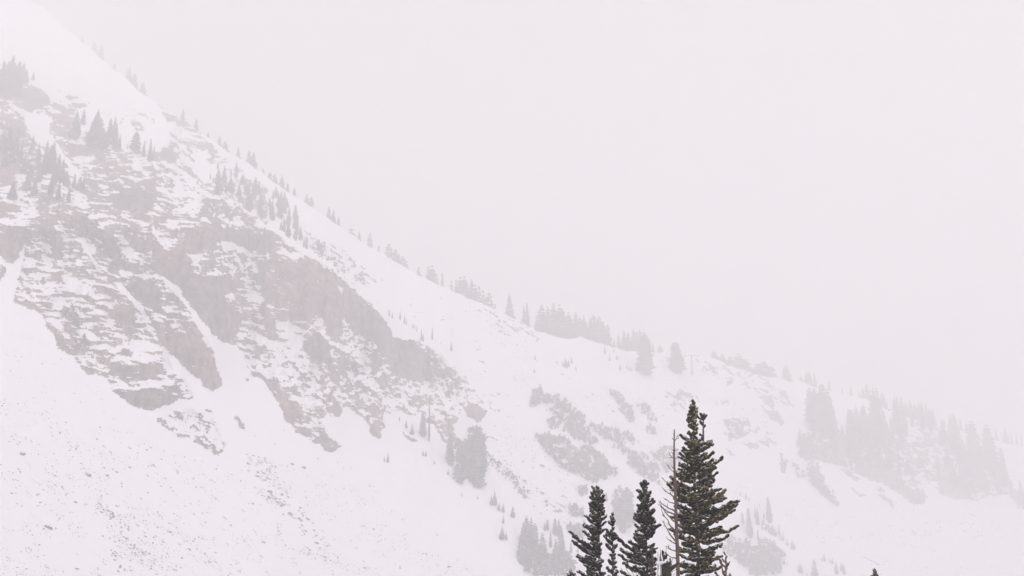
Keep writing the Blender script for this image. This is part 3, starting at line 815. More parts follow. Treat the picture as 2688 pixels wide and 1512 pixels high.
# lower middle, just behind the near trees
G = 'firs on the lower snow slope'
many(stand, 'full', 'Y6', [430, 640, 780, 400, 680, 780, 510, 755, 845, 470, 750, 830, 600, 785, 895, 510, 868, 950, 500, 975, 1105, 540, 1028, 1110, 480, 1040, 1100], 3, 'snow dusted fir alone on the lower slope', G)
G = 'clump of firs behind the near trees'
many(stand, ['full', 'column'], 'Y6', [735, 878, 1190, 775, 888, 1210, 805, 945, 1260, 700, 925, 1160, 690, 1150, 1345, 885, 1030, 1300, 930, 905, 1015, 905, 940, 1020, 1000, 895, 1060, 1040, 905, 1080, 1065, 970, 1260, 1020, 1090, 1400,
     960, 1040, 1180, 1155, 1118, 1235, 1220, 1165, 1225, 840, 1090, 1330, 760, 1150, 1330], 3, 'leafy snow dusted fir in the clump behind the near trees', G)
G = 'firs seen between the near trees'
many(stand, 'full', 'Y6', [1670, 625, 1000, 1610, 690, 900, 1720, 680, 960, 1580, 740, 880, 1490, 640, 740, 1650, 800, 1040], 3, 'pale fir on the slope seen between the near trees', G)
# slope past the near trees
G = 'firs on the slope beyond the tall near fir'
many(stand, ['full', 'spire'], 'Y5', [375, 640, 692, 430, 648, 725, 460, 690, 740, 540, 795, 965, 520, 780, 900, 560, 748, 800, 600, 840, 905, 545, 995, 1112, 585, 948, 1005, 630, 945, 1010, 690, 955, 1060, 715, 980, 1070, 745, 948, 1065,
     785, 1018, 1115, 765, 1050, 1110, 820, 1085, 1165, 870, 1095, 1195, 890, 1120, 1200], 3, 'snowy fir scattered on the slope beyond the tall near fir', G)
many(stand, 'column', 'Y5', [655, 700, 945], 3, 'tall slender spire among the scattered firs beyond the near fir', None)
G = 'columnar firs beyond the tall near fir'
many(stand, 'column', 'Y5', [460, 800, 1065, 470, 880, 1085, 400, 840, 960], 3, 'columnar fir beyond the tall near fir', G)
G = 'firs in the shrubby hollow'
many(stand, ['full', 'spire'], 'Y5', [370, 1105, 1255, 430, 1135, 1285, 480, 1170, 1300, 520, 1175, 1310, 300, 1090, 1180, 640, 1095, 1255, 690, 1165, 1335, 720, 1190, 1340, 750, 1195, 1355, 790, 1275, 1345, 825, 1305, 1350, 560, 1080, 1200], 3,
     'small fir in the shrubby hollow beyond the near fir', G)
G = 'firs by the snow bank'
many(stand, 'full', 'Y5', [935, 1325, 1420, 955, 1322, 1425, 1010, 1415, 1450, 1175, 1235, 1312, 1150, 1268, 1310, 1225, 1285, 1322, 1250, 1275, 1335, 1290, 1308, 1435, 1340, 1315, 1405, 1362, 1328, 1435], 3, 'fir beside the long snow bank', G)
many(stand, 'full', 'Y5', [1085, 1285, 1470], 3, 'tall full fir standing alone below the snow bank', None)
# far slope
G = 'spruces of the oval grove under the far crest'
many(stand, 'column', 'Z7', [400, 440, 610, 420, 340, 640, 450, 345, 660, 480, 380, 690, 505, 310, 705, 530, 380, 700, 548, 350, 705, 570, 430, 705, 435, 480, 680, 515, 480, 715], 3, 'spruce in the oval grove under the far crest', G)
FARW = [715, 500, 770, 740, 505, 780, 770, 475, 780, 795, 520, 800, 815, 468, 720, 860, 560, 780, 890, 400, 780, 920, 338, 770, 945, 415, 780, 975, 510, 720, 1030, 570, 760, 1010, 600, 790,
     330, 650, 790, 360, 690, 860, 650, 620, 720, 600, 690, 800, 690, 700, 850, 760, 760, 900, 850, 740, 920, 920, 780, 950, 1000, 790, 960, 1060, 430, 700, 1090, 400, 740, 1130, 520, 720, 1180, 520, 640,
     1260, 470, 650, 1320, 500, 680, 1080, 840, 1000, 1150, 860, 1010, 1240, 850, 960, 1420, 570, 780, 1480, 540, 830, 1520, 540, 860, 1550, 640, 900, 1590, 750, 960, 1600, 830, 1080, 1640, 800, 1060, 1450, 780, 960, 1380, 850, 1010,
     1500, 900, 1090, 1560, 920, 1120, 1700, 960, 1130, 1750, 980, 1150, 1840, 1000, 1150, 1935, 1040, 1160, 440, 940, 1080, 470, 1000, 1120, 200, 880, 990, 185, 850, 900]
for i in range(0, len(FARW), 3):
    x7 = FARW[i]
    gl = ('fog grey spruce in the belt at the foot of the oval grove', 'spruces at the foot of the oval grove') if x7 < 700 else \
        ('fog grey spruce in the dark stand between the oval grove and the snowy ledges', 'spruces of the dark stand') if x7 < 1045 else \
        ('fog grey spruce above the snowy ledges of the far rocks', 'spruces above the snowy ledges') if x7 < 1345 else \
        ('fog grey spruce crowding the far rocks beside the three tall spires', 'spruces beside the three spires')
    many(stand, ['spire', 'full', 'column'], 'Z7', FARW[i:i + 3], 3, *gl)
G = 'three tall spires at the end of the far rocks'
many(stand, 'column', 'Z7', [1665, 588, 975, 1785, 618, 1010, 1885, 795, 1100], 3, 'tall spire spruce, one of three at the end of the far rocks', G)
many(stand, 'full', 'Z7', [2012, 1035, 1210], 3, 'dark fir low on the far slope past the three spires', None)
print('TREES', tree_count)

# ---------------------------------------------------------------- low shrubby fir mats: nobody could count the stems
def mat_patch(label, polys, n_per_px=.040, hgt=(.8, 1.9)):
    mb = MB()
    for poly in polys:
        xs = [p[0] for p in poly]; ys = [p[1] for p in poly]
        n = int((max(xs) - min(xs)) * (max(ys) - min(ys)) * n_per_px) + 8
        qx = rng.uniform(min(xs), max(xs), n); qy = rng.uniform(min(ys), max(ys), n)
        ok = in_poly(qx + rng.normal(0, 4, n), qy + rng.normal(0, 3, n), poly) & (fbm(qx / 14, qy / 14, 3, 77) > .33)
        for x, y in zip(qx[ok], qy[ok]):
            p, r = at_surface(x, y)
            h = random.uniform(*hgt); w_ = h * random.uniform(.55, .95)
            for k in range(7):
                a = random.uniform(0, 6.28); zz = random.uniform(.0, .75)
                ln = w_ * random.uniform(.6, 1.1) * (1 - .55 * zz); w = ln * .45
                ca, sa = math.cos(a), math.sin(a)
                def P(u, v, z):
                    return (p.x + u * ca - v * sa, p.y + u * sa + v * ca, p.z + z)
                z0 = h * zz
                mb.add([P(0, 0, z0), P(ln * .6, w, z0 + h * .1), P(ln, 0, z0 + h * random.uniform(.05, .4)), P(ln * .6, -w, z0 + h * .1), P(ln * .45, 0, z0 + h * .34)],
                       [(0, 3, 4), (4, 3, 2), (4, 2, 1), (0, 4, 1), (0, 1, 2, 3)])
            mb.add([P(.12 * h, 0, h * .4), P(-.06 * h, .1 * h, h * .4), P(-.06 * h, -.1 * h, h * .4), P(0, 0, h * random.uniform(1.0, 1.35))], [(0, 1, 3), (1, 2, 3), (2, 0, 3)])
    return tag(link('shrub_mat', mb.mesh('shrub_mat', M_MAT)), label, 'shrub', 'mats of dwarf fir on the snow', 'stuff')
mat_patch('long grey mat of dwarf firs descending the snow bowl', [pts('Z6', 555, 420, 600, 380, 640, 350, 700, 380, 770, 420, 860, 490, 960, 560, 1030, 620, 1050, 680, 1070, 760, 1050, 800, 980, 770, 900, 730, 830, 690, 790, 620, 740, 550, 690, 510, 680, 470, 590, 480, 560, 490),
                                                                  pts('Z6', 690, 620, 740, 580, 790, 640, 750, 665, 700, 655)])
mat_patch('largest mat of dwarf firs above the near trees', [pts('Z6', 595, 740, 650, 700, 740, 730, 830, 730, 860, 790, 900, 840, 1000, 800, 1060, 830, 1130, 900, 1160, 950, 1210, 980, 1215, 1010, 1150, 1030, 1100, 1060, 1000, 1070, 960, 1020, 880, 1000, 800, 960, 740, 910, 690, 840, 640, 790)])
mat_patch('ragged mat of dwarf firs running down behind the bare snag', [pts('Z6', 1045, 640, 1110, 640, 1160, 680, 1220, 660, 1250, 720, 1280, 800, 1350, 850, 1420, 870, 1470, 850, 1510, 920, 1540, 1000, 1550, 1100, 1480, 1060, 1390, 1010, 1380, 970, 1300, 930, 1320, 890, 1240, 830, 1200, 770, 1110, 720, 1050, 670),
                                                                          pts('Z6', 1250, 690, 1310, 690, 1350, 740, 1400, 780, 1370, 790, 1290, 740), pts('Z6', 1500, 850, 1640, 790, 1700, 900, 1600, 1000, 1540, 920)])
mat_patch('narrow slanting strip of dwarf firs high on the bowl', [pts('Z6', 1150, 360, 1210, 370, 1270, 440, 1330, 510, 1350, 590, 1320, 610, 1280, 560, 1220, 470, 1160, 400)])
mat_patch('short slanting strip of dwarf firs next to the narrow strip', [pts('Z6', 1390, 470, 1430, 470, 1480, 530, 1520, 600, 1525, 630, 1470, 600, 1410, 530), pts('Z6', 1440, 640, 1510, 640, 1545, 750, 1490, 700, 1440, 680), pts('Z6', 1370, 490, 1385, 490, 1385, 540, 1370, 540)])
mat_patch('upright mat of shrubs seen between the near firs', [pts('Z6', 1190, 1150, 1290, 1110, 1340, 1160, 1340, 1300, 1300, 1400, 1200, 1390, 1180, 1250), pts('Z6', 920, 1110, 990, 1100, 1000, 1170, 930, 1170)])
mat_patch('dark shrubs filling the clump at the end of the cliff', [pts('Z4', 1830, 680, 1890, 650, 1945, 700, 1960, 870, 1950, 1000, 1900, 1060, 1940, 1120, 1880, 1120, 1800, 1030, 1750, 920, 1720, 800, 1780, 760, 1820, 780), pts('Z4', 1720, 960, 1790, 1000, 1780, 1080, 1730, 1080)])
mat_patch('thin line of shrubs trailing down the rock rib', [pts('Z6', 210, 830, 270, 880, 330, 920, 430, 1000, 480, 1080, 545, 1195, 500, 1175, 430, 1100, 330, 990, 230, 910)], hgt=(.4, .9))
mat_patch('snowy shrubs at the feet of the fir clump', [pts('Y6', 650, 1180, 720, 1250, 900, 1300, 1100, 1250, 1180, 1350, 1200, 1460, 760, 1460, 720, 1370, 650, 1310), pts('Y6', 1130, 800, 1250, 830, 1270, 900, 1180, 900), pts('Y6', 1130, 1000, 1280, 980, 1290, 1100, 1180, 1120)])
mat_patch('broad mat of shrubs in the hollow beyond the near fir', [pts('Y5', 220, 1100, 330, 1110, 420, 1130, 520, 1200, 620, 1100, 700, 1180, 830, 1300, 760, 1340, 740, 1460, 500, 1460, 400, 1330, 280, 1280, 200, 1200), pts('Y5', 560, 960, 640, 1000, 720, 1070, 690, 1080, 600, 1010)])
mat_patch('fog grey shrubs clinging to the far wooded rocks', [pts('Z7', 310, 680, 480, 700, 640, 690, 720, 740, 860, 750, 900, 860, 740, 960, 640, 930, 560, 930, 450, 900, 400, 900, 330, 880), pts('Z7', 400, 910, 470, 950, 500, 1050, 560, 1130, 620, 1220, 600, 1245, 540, 1200, 470, 1120, 400, 1050, 380, 970),
          pts('Z7', 860, 780, 1100, 780, 1100, 960, 900, 960), pts('Z7', 1400, 760, 1500, 760, 1700, 900, 1850, 980, 1900, 1100, 1640, 1160, 1450, 1100, 1380, 950), pts('Z7', 170, 850, 200, 870, 240, 990, 190, 980, 170, 940), pts('Z7', 260, 920, 360, 940, 360, 1050, 280, 1010)], n_per_px=.022)
mat_patch('shrubs on the pale rock outcrop past the near fir tip', [pts('Y4', 350, 790, 480, 790, 600, 830, 600, 940, 480, 970, 400, 1040, 360, 950), pts('Y4', 320, 620, 420, 620, 430, 660, 340, 670)], hgt=(.5, 1.1))
mat_patch('scrub along the ledges of the great cliff', [pts('Z2', 430, 160, 560, 240, 680, 180, 760, 300, 860, 420, 1000, 560, 860, 620, 760, 520, 640, 360, 480, 300), pts('Z2', 470, 900, 640, 900, 660, 1020, 560, 1060, 470, 1000), pts('Z2', 560, 1130, 660, 1130, 680, 1210, 580, 1220),
          pts('Z3', 900, 330, 1060, 440, 1200, 600, 1300, 700, 1240, 700, 1100, 590, 960, 490), pts('Z3', 1780, 1200, 1900, 1290, 2029, 1449, 1900, 1449, 1820, 1320), pts('Z4', 1480, 60, 1620, 180, 1780, 300, 1840, 420, 1700, 420, 1600, 300, 1520, 200), pts('Z1', 0, 700, 150, 760, 250, 900, 300, 1050, 0, 950)], n_per_px=.016, hgt=(.5, 1.2))

# ---------------------------------------------------------------- boulders
def boulder_mesh(seed):
    r_ = random.Random(seed)
    bm = bmesh.new()
    bmesh.ops.create_icosphere(bm, subdivisions=2, radius=.5)
    o3 = Vector((seed * 3.1, seed * 1.7, seed))
    from mathutils import noise as mn
    for v in bm.verts:
        d = v.co.normalized()
        k = 1 + .55 * mn.noise(d * 1.3 + o3) + .25 * mn.noise(d * 3.1 + o3)
        v.co = d * .5 * k
        for ax in range(3):                       # flat broken faces
            v.co[ax] = max(-.40, min(.40, v.co[ax] + .04 * (ax == 0)))
        v.co.z *= .62
    me = bpy.data.meshes.new('boulder'); bm.to_mesh(me); bm.free()
    me.materials.append(M_ROCK)
    return me
BOUL = [boulder_mesh(s) for s in range(1, 9)]
def boulder(px, py, wpx, label, group, name='boulder'):
    p, r = at_surface(px, py)
    s = wpx / FPX * r
    ob = link(name, random.choice(BOUL))
    ob.location = p - Vector((0, 0, .05 * s))
    ob.scale = (s * random.uniform(.95, 1.2), s * random.uniform(.6, 1.0), s * random.uniform(.5, .85))
    ob.rotation_euler = (random.uniform(-.3, .3), random.uniform(.15, .55), random.uniform(-.5, .5))
    tag(ob, label, 'boulder', group)
def boulders(key, flat, label, group):
    ox, oy, s = CROP[key]
    for i in range(0, len(flat), 3):
        boulder(ox + s * flat[i], oy + s * flat[i + 1], s * flat[i + 2], label, group)
boulders('Z5', [165, 550, 50, 665, 708, 58, 810, 715, 35, 1285, 1145, 45, 885, 690, 26, 985, 655, 30, 1045, 545, 24, 770, 995, 30, 820, 985, 30, 920, 1050, 26, 1105, 1180, 28, 960, 1195, 32, 1240, 1222, 32, 1440, 1280, 32, 1360, 1240, 26,
    1080, 1300, 24, 1215, 1022, 20, 1475, 1012, 22, 1540, 1005, 20, 1885, 630, 24, 1925, 935, 22, 570, 918, 32, 645, 940, 20, 280, 865, 20, 85, 850, 27, 500, 315, 20, 415, 148, 20, 755, 350, 26, 735, 440, 26, 595, 490, 20, 980, 500, 20,
    610, 625, 22, 640, 665, 20, 470, 805, 22, 140, 670, 20, 370, 695, 20, 150, 465, 22, 65, 460, 18, 5, 635, 18, 925, 780, 22, 925, 802, 20, 735, 775, 20, 1255, 740, 20, 1225, 800, 22, 1125, 850, 22, 1255, 915, 18, 1640, 900, 18,
    1405, 950, 18, 1195, 1115, 18, 1555, 1310, 24, 1640, 1305, 20, 1470, 1330, 20, 295, 1245, 24, 780, 1180, 24, 865, 375, 20, 840, 540, 26, 790, 660, 26, 1150, 645, 20, 580, 1425, 40, 130, 480, 20, 500, 860, 18, 420, 790, 18, 560, 845, 18],
    'dark rock poking through the open snow apron below the cliffs', 'rocks on the open snow apron')
boulders('Z5', [2005, 1225, 38], 'big lone dark rock low on the apron below the rock streak', None)
boulders('Z4', [145, 915, 30, 480, 920, 30, 565, 945, 50, 105, 640, 46, 60, 575, 40, 185, 1220, 26, 325, 1155, 32, 400, 1150, 42, 450, 1170, 30, 385, 1185, 30, 270, 1040, 42, 215, 1010, 50, 340, 1085, 28, 375, 1105, 28, 540, 1250, 36, 560, 1310, 32, 600, 1340, 40,
    640, 1370, 26, 650, 1425, 26, 575, 1290, 25, 530, 1275, 24, 15, 1385, 26, 360, 940, 20, 680, 880, 18, 200, 705, 18, 350, 770, 20, 420, 665, 16],
    'dark rock in the broken streak running down the apron', 'rocks of the broken streak on the apron')
boulders('Z6', [510, 1050, 45, 500, 900, 26, 640, 935, 50, 575, 950, 22, 640, 1140, 50, 540, 1120, 36, 600, 1105, 36, 750, 1275, 46, 680, 1270, 22, 635, 1295, 24, 785, 1050, 20, 805, 1160, 20, 330, 915, 26, 405, 935, 22, 700, 960, 24, 470, 1020, 20, 580, 1240, 26, 820, 1100, 20],
    'dark rock on the snow ramp below the largest shrub mat', 'rocks on the snow ramp')
boulders('Z6', [630, 320, 30, 800, 240, 28, 850, 270, 22, 935, 295, 20, 1180, 515, 46, 1150, 475, 22, 990, 415, 24, 1030, 390, 30, 1015, 440, 18, 210, 220, 24, 180, 140, 40, 150, 50, 26, 65, 260, 24, 320, 390, 30, 380, 400, 18, 470, 480, 16, 265, 720, 40, 240, 715, 24, 295, 735, 28, 375, 720, 22],
    'grey rock half buried in the middle of the snow bowl', 'rocks in the snow bowl')
boulders('Y2', [645, 875, 38, 760, 745, 16, 590, 825, 20, 930, 805, 26, 680, 985, 32, 945, 1010, 36, 1165, 930, 32, 1225, 945, 18, 720, 945, 22, 757, 945, 20, 1360, 920, 42, 1450, 975, 56, 1530, 1025, 40, 1550, 1065, 26, 1675, 1105, 36, 1800, 1135, 36, 1545, 1150, 22, 1265, 1215, 28, 1510, 1240, 20,
    1410, 1130, 20, 1620, 1060, 24, 1580, 1010, 26, 1300, 1290, 36, 1335, 1420, 40, 1155, 1025, 18], 'grey rock on the open snow just under the crest', 'rocks just under the crest')
# small stones by the thousand
def scree():
    mb = MB()
    base = np.array([(1, 0, 0), (.1, 1, 0), (-1, .1, 0), (0, -1, 0), (.1, 0, .8), (0, .1, -.8)])
    tri = [(0, 1, 4), (1, 2, 4), (2, 3, 4), (3, 0, 4), (1, 0, 5), (2, 1, 5), (3, 2, 5), (0, 3, 5)]
    zones = [(pts('S', 0, 1040, 420, 1180, 560, 1220, 900, 1210, 1150, 1400, 1260, 1512, 0, 1512), 1900, (2.2, 6)), (pts('S', 640, 1180, 720, 1210, 900, 1480, 780, 1480, 680, 1330), 260, (3, 9)),
             (pts('Z5', 700, 880, 1000, 930, 1500, 1100, 1700, 1449, 900, 1449), 420, (2.5, 8)), (pts('S', 20, 860, 120, 900, 300, 1060, 420, 1180, 0, 1120), 160, (2, 4.5)),
             (pts('S', 1230, 960, 1500, 960, 1900, 1100, 1800, 1240, 1500, 1080), 420, (2.2, 6)), (pts('S', 1050, 760, 1420, 880, 1500, 1000, 1250, 1000), 200, (2.2, 6)),
             (pts('S', 1270, 1100, 1400, 1150, 1560, 1300, 1480, 1400, 1330, 1260), 300, (2.5, 7)), (pts('S', 1700, 930, 2080, 1010, 2180, 1080, 2000, 1120, 1750, 1060), 420, (2.2, 6.5)),
             (pts('S', 2050, 1330, 2688, 1300, 2688, 1512, 2150, 1512), 700, (2.5, 6.5)), (pts('S', 120, 130, 300, 200, 560, 400, 420, 400, 200, 260), 130, (2.5, 7)), (pts('S', 700, 540, 900, 660, 1000, 760, 940, 760, 780, 620), 160, (2.5, 7)),
             (pts('S', 1880, 1250, 2120, 1200, 2200, 1300, 2000, 1400), 150, (2.2, 5))]
    for poly, n, (a, b) in zones:
        xs = [p[0] for p in poly]; ys = [p[1] for p in poly]
        c = 0; tries = 0
        while c < n and tries < n * 12:
            tries += 1
            x, y = random.uniform(min(xs), max(xs)), random.uniform(min(ys), max(ys))
            if not in_poly(np.array([x]), np.array([y]), poly)[0]:
                continue
            dens = float(fbm(np.array((x + .55 * y) / 60), np.array((y - .6 * x) / 26), 3, 88))
            if random.random() > (dens - .40) * 4.0:
                continue
            c += 1
            p, r = at_surface(x, y)
            s = (a + (b - a) * random.random() ** 3) / FPX * r * .5
            th = random.uniform(0, 6.28)
            V = base * rng.uniform(.7, 1.3, base.shape) * np.array([s * 1.25, s * .9, s * .75])
            cs, sn = math.cos(th), math.sin(th)
            V = V @ np.array([[cs, sn, 0], [-sn, cs, 0], [0, 0, 1]]) 
            V[:, 2] -= .45 * V[:, 0]                 # they lie along the fall line
            mb.add(V + np.array(p), tri)
    return tag(link('scree', mb.mesh('scree', M_ROCK)), 'small dark stones scattered over the snow slopes', 'stones', None, 'stuff')
scree()
# a weathered log on the apron
def fallen_log(p0, p1, k, label):
    a, r = at_surface(*p0); b, _ = at_surface(*p1)
    mb = MB(); q = np.linspace(0, 1, 7)[:, None]
    P = np.array(a) * (1 - q) + np.array(b) * q; P[:, 2] += .12
    tube(mb, P, np.linspace(.10, .22, 7) * k, 8, .12)
    ro = empty('fallen_log', a)
    o1 = link('log', mb.mesh('log', M_FARBARK), ro); o1.location = -a
    mb = MB(); tube(mb, [P[3], P[3] + np.array([.25, .1, .35])], [.05, .02], 5)
    o2 = link('branch_stub', mb.mesh('branch_stub', M_FARBARK), ro); o2.location = -a
    tag(ro, label, 'log')
fallen_log(pts('Z5', 338, 1106)[0], pts('Z5', 392, 1131)[0], 1.0, 'thin weathered log lying on the open snow apron')
fallen_log(pts('Y5', 1545, 1268)[0], pts('Y5', 1700, 1352)[0], 1.5, 'long faint log lying on the far lower slope past the snow bank')

# ---------------------------------------------------------------- the lift tower on the crest
def lift_tower():
    p, r = at_surface(1817, 984)
    _, tt = to_at(1817, 934)
    h = float(tt) * r + CAMZ - p.z
    ro = empty('lift_tower', p)
    mb = MB(); tube(mb, [(0, 0, -1), (0, 0, h * .5), (0, 0, h)], [.42, .36, .28], 12); link('mast', mb.mesh('mast', M_STEEL), ro)
    w = 18 / FPX * r
    mb = MB(); tube(mb, [(-w, 0, h), (0, 0, h + .12), (w, 0, h)], [.16, .22, .16], 8); link('crossarm', mb.mesh('crossarm', M_STEEL), ro)
    for s in (-1, 1):
        mb = MB()
        tube(mb, [(s * w, -1.6, h - .25), (s * w, 1.6, h - .25)], [.09, .09], 6)
        for k in range(4):
            y = -1.35 + k * .9
            tube(mb, [(s * w - .07, y, h - .42), (s * w + .07, y, h - .42)], [.2, .2], 12)
        link('sheave_train', mb.mesh('sheave_train', M_STEEL), ro)
    mb = MB()
    for k in range(10):
        tube(mb, [(-.2, -.42, .6 + k * (h - 1) / 10), (.2, -.42, .6 + k * (h - 1) / 10)], [.03, .03], 5)
    for s in (-1, 1):
        tube(mb, [(s * .2, -.44, .4), (s * .2, -.40, h - .3)], [.03, .03], 5)
    link('ladder', mb.mesh('ladder', M_STEEL), ro)
    tag(ro, 'faint grey chairlift tower with a crossarm on the crest', 'lift tower')
lift_tower()

# ---------------------------------------------------------------- the near firs
def near_point(px, py, d):
    x, y, z = ray_dir(px, py)
    k = d / float(y)
    return np.array([float(x) * k, d, float(z) * k + CAMZ])
def bez(p0, dirv, length, droop, lift, n=6, wob=.02):
    s = np.linspace(0, 1, n)
    P = np.array(p0)[None, :] + np.outer(s * length, dirv)
    P[:, 2] += -droop * length * np.sin(s * math.pi * .62) + lift * length * s ** 3
    P[1:] += rng.normal(0, wob * length, (n - 1, 3))
    return P
def shoot(mb, P, r0, tip=1.0):
    """a needle-clad shoot: lumpy sleeve that ends in a blunt bud, with needle tips standing off it"""
    n = len(P)
    rad = np.full(n, r0) * rng.uniform(.82, 1.2, n)
    rad[-1] *= .92 * tip
    rad[0] *= .7
    tube(mb, P, rad, 7, .24)
    d, a, b = frames(P)
    V, F = [], []
    for i in range(1, n):
        m = 5
        th = rng.uniform(0, 2 * np.pi, m); u = rng.uniform(0, 1, m)
        c = P[i - 1] + (P[i] - P[i - 1]) * u[:, None]
        o = np.cos(th)[:, None] * a[i] + np.sin(th)[:, None] * b[i]
        s = np.cross(o, d[i])
        ln = r0 * rng.uniform(1.2, 1.65, m)[:, None]
        k = len(V)
        for c_, o_, s_, l_ in zip(c, o, s, ln):
            V.extend([c_ + s_ * .004, c_ - s_ * .004, c_ + (o_ * .80 + d[i] * .6 + np.array([0, 0, .15])) * l_])
            F.append((len(V) - 3, len(V) - 2, len(V) - 1))
    mb.add(V, F)
def near_fir(name, label, d, px, top, profile, mats, spacing=15.0, per=4, base_rad=.05, bottom=1640, lean=0.0, r_shoot=.0135, incl=(52, 4), seed=1, leader=None, bare_below=None, skip=None):
    """profile: (photo row, reach to one side, reach to the other) in pixels from the trunk"""
    global rng
    rng = np.random.default_rng(seed); r_ = random.Random(seed)
    k = d / FPX
    needle, bark = mats
    topP = near_point(px, top, d)
    foot = near_point(px + lean, bottom, d)
    gz = float(ground_z(foot[0], foot[1]))
    root = empty(name, (foot[0], foot[1], gz))
    org = np.array([foot[0], foot[1], gz])
    tag(root, label, 'tree', None)
    mb = MB()
    hgt = topP[2] - gz
    n = 26
    q = np.linspace(0, 1, n)
    ax = np.array([foot[0], foot[1], gz - .3])[None, :] * (1 - q)[:, None] + topP[None, :] * q[:, None]
    wob = np.cumsum(rng.normal(0, .006, (n, 2)), 0); wob -= np.outer(q, wob[-1])
    ax[:, :2] += wob
    def axis(z):
        return np.array([np.interp(z, ax[:, 2], ax[:, 0]), np.interp(z, ax[:, 2], ax[:, 1]), z])
    def trad(z):
        return .006 + base_rad * np.clip((topP[2] - z) / 2.2, 0, 3)
    tube(mb, ax - org, [trad(z) for z in ax[:, 2]], 10, .06)
    link('trunk', mb.mesh('trunk', bark, True), root)
    pr = np.array(profile, float)
    row = top + 4.0
    lv = 0
    nb = 0
    while row < bottom:
        P0 = near_point(px, row, d)
        z = P0[2]
        frac = min(1, (row - top) / 330.0)
        L_, R_ = np.interp(row, pr[:, 0], pr[:, 1]) * k, np.interp(row, pr[:, 0], pr[:, 2]) * k
        cnt = per + (1 if r_.random() < .4 else 0) if row - top > 26 else 3
        a0 = r_.uniform(0, 6.28)
        for b in range(cnt):
            az = a0 + 6.283 * b / cnt + r_.uniform(-.35, .35)
            cx = math.cos(az)
            wgt = .5 + .5 * cx
            ln = (L_ * (1 - wgt) + R_ * wgt) * (r_.uniform(.6, 1.0) if r_.random() < .62 else r_.uniform(1.0, 1.25))
            if skip and r_.random() < skip(row, cx):
                continue
            ln = max(ln, .022)
            inc = math.radians(incl[0] + (incl[1] - incl[0]) * frac ** .7 + r_.uniform(-9, 9))
            dv = np.array([cx * math.cos(inc), math.sin(az) * math.cos(inc), math.sin(inc)])
            zz = z + r_.uniform(-.5, .5) * spacing * k
            p0 = axis(zz)
            P = bez(p0, dv, ln, .06 * frac + .02, .10 + .12 * r_.random(), 7, .022)
            wood = MB()
            wr = max(.003, .0028 + .010 * ln)
            tube(wood, P - org, np.linspace(wr, wr * .4, 7), 6, .1)
            bo = link('branch', wood.mesh('branch', bark), root)
            nd = MB()
            start = .12 if frac < .5 else .30
            i0 = max(0, int(start * 6))
            rs = 1.10 * r_shoot * r_.uniform(.85, 1.2)
            shoot(nd, P[i0:] - org, rs)
            side = np.array([-math.sin(az), math.cos(az), 0.])
            m = int(ln / .036)
            for j in range(m):
                s = start + (1 - start) * (j + r_.uniform(.1, .9)) / m
                s = min(s, .96)
                c = np.array([np.interp(s * 6, np.arange(7), P[:, e]) for e in range(3)])
                sl = min(.10, .26 * ln * (1.05 - s) + .034) * r_.uniform(.65, 1.15)
                sg = 1 if j % 2 else -1
                roll = r_.random()
                if roll < .22:                      # stubby shoot on top
                    v = dv * .45 + np.array([0, 0, .9]) + side * r_.uniform(-.3, .3); sl *= .55
                elif roll < .30:
                    v = dv * .6 - np.array([0, 0, .5]) + side * sg * .4; sl *= .6
                else:
                    v = dv * r_.uniform(.55, .9) + side * sg * r_.uniform(.5, .85) + np.array([0, 0, r_.uniform(.0, .4)])
                v /= np.linalg.norm(v)
                sl = max(sl, .024)
                Q = bez(c, v, sl, .02, .08, 4, .03)
                shoot(nd, Q - org, rs * r_.uniform(.78, 1.05))
            link('needles', nd.mesh('needles', needle), bo)
            nb += 1
        row += spacing * r_.uniform(.75, 1.25) * (.75 + .35 * frac)
        lv += 1
    nd = MB()
    tp = axis(topP[2] - .07)
    shoot(nd, np.array([tp + (topP - tp) * u for u in (0, .35, .7, 1)]) - org, r_shoot * 1.15)
    link('leader_shoot', nd.mesh('leader_shoot', needle), root)
    if leader:
        lpx, ltop, ljoin, mat2, thick, stubs = leader
        A = near_point(px, ljoin, d); B = near_point(lpx, ljoin - (ljoin - ltop) * .35, d + .02); T_ = near_point(lpx, ltop, d + .02)
        A = axis(A[2])
        P = np.array([A, A * .4 + B * .6 - np.array([0, 0, .02]), B, B * .5 + T_ * .5, T_])
        mb = MB(); tube(mb, P - org, np.linspace(thick, thick * .55, 5), 7, .08)
        lo_ = link('second_leader', mb.mesh('second_leader', bark), root)
        nd = MB()
        sh = np.array([P[-2] * .22 + P[-1] * .78, P[-2] * .1 + P[-1] * .9, P[-1]])
        shoot(nd, sh - org, r_shoot * 1.1)
        for u, sdx, sln, up in stubs:
            c = np.array([np.interp(u * 4, np.arange(5), P[:, e]) for e in range(3)])
            v = np.array([sdx, r_.uniform(-.4, .4), up]); v /= np.linalg.norm(v)
            shoot(nd, bez(c, v, sln * k, .05, .3, 4, .04) - org, r_shoot)
        link('needles', nd.mesh('needles', mat2), lo_)
    print(name, 'branches', nb)
    return root, axis, org

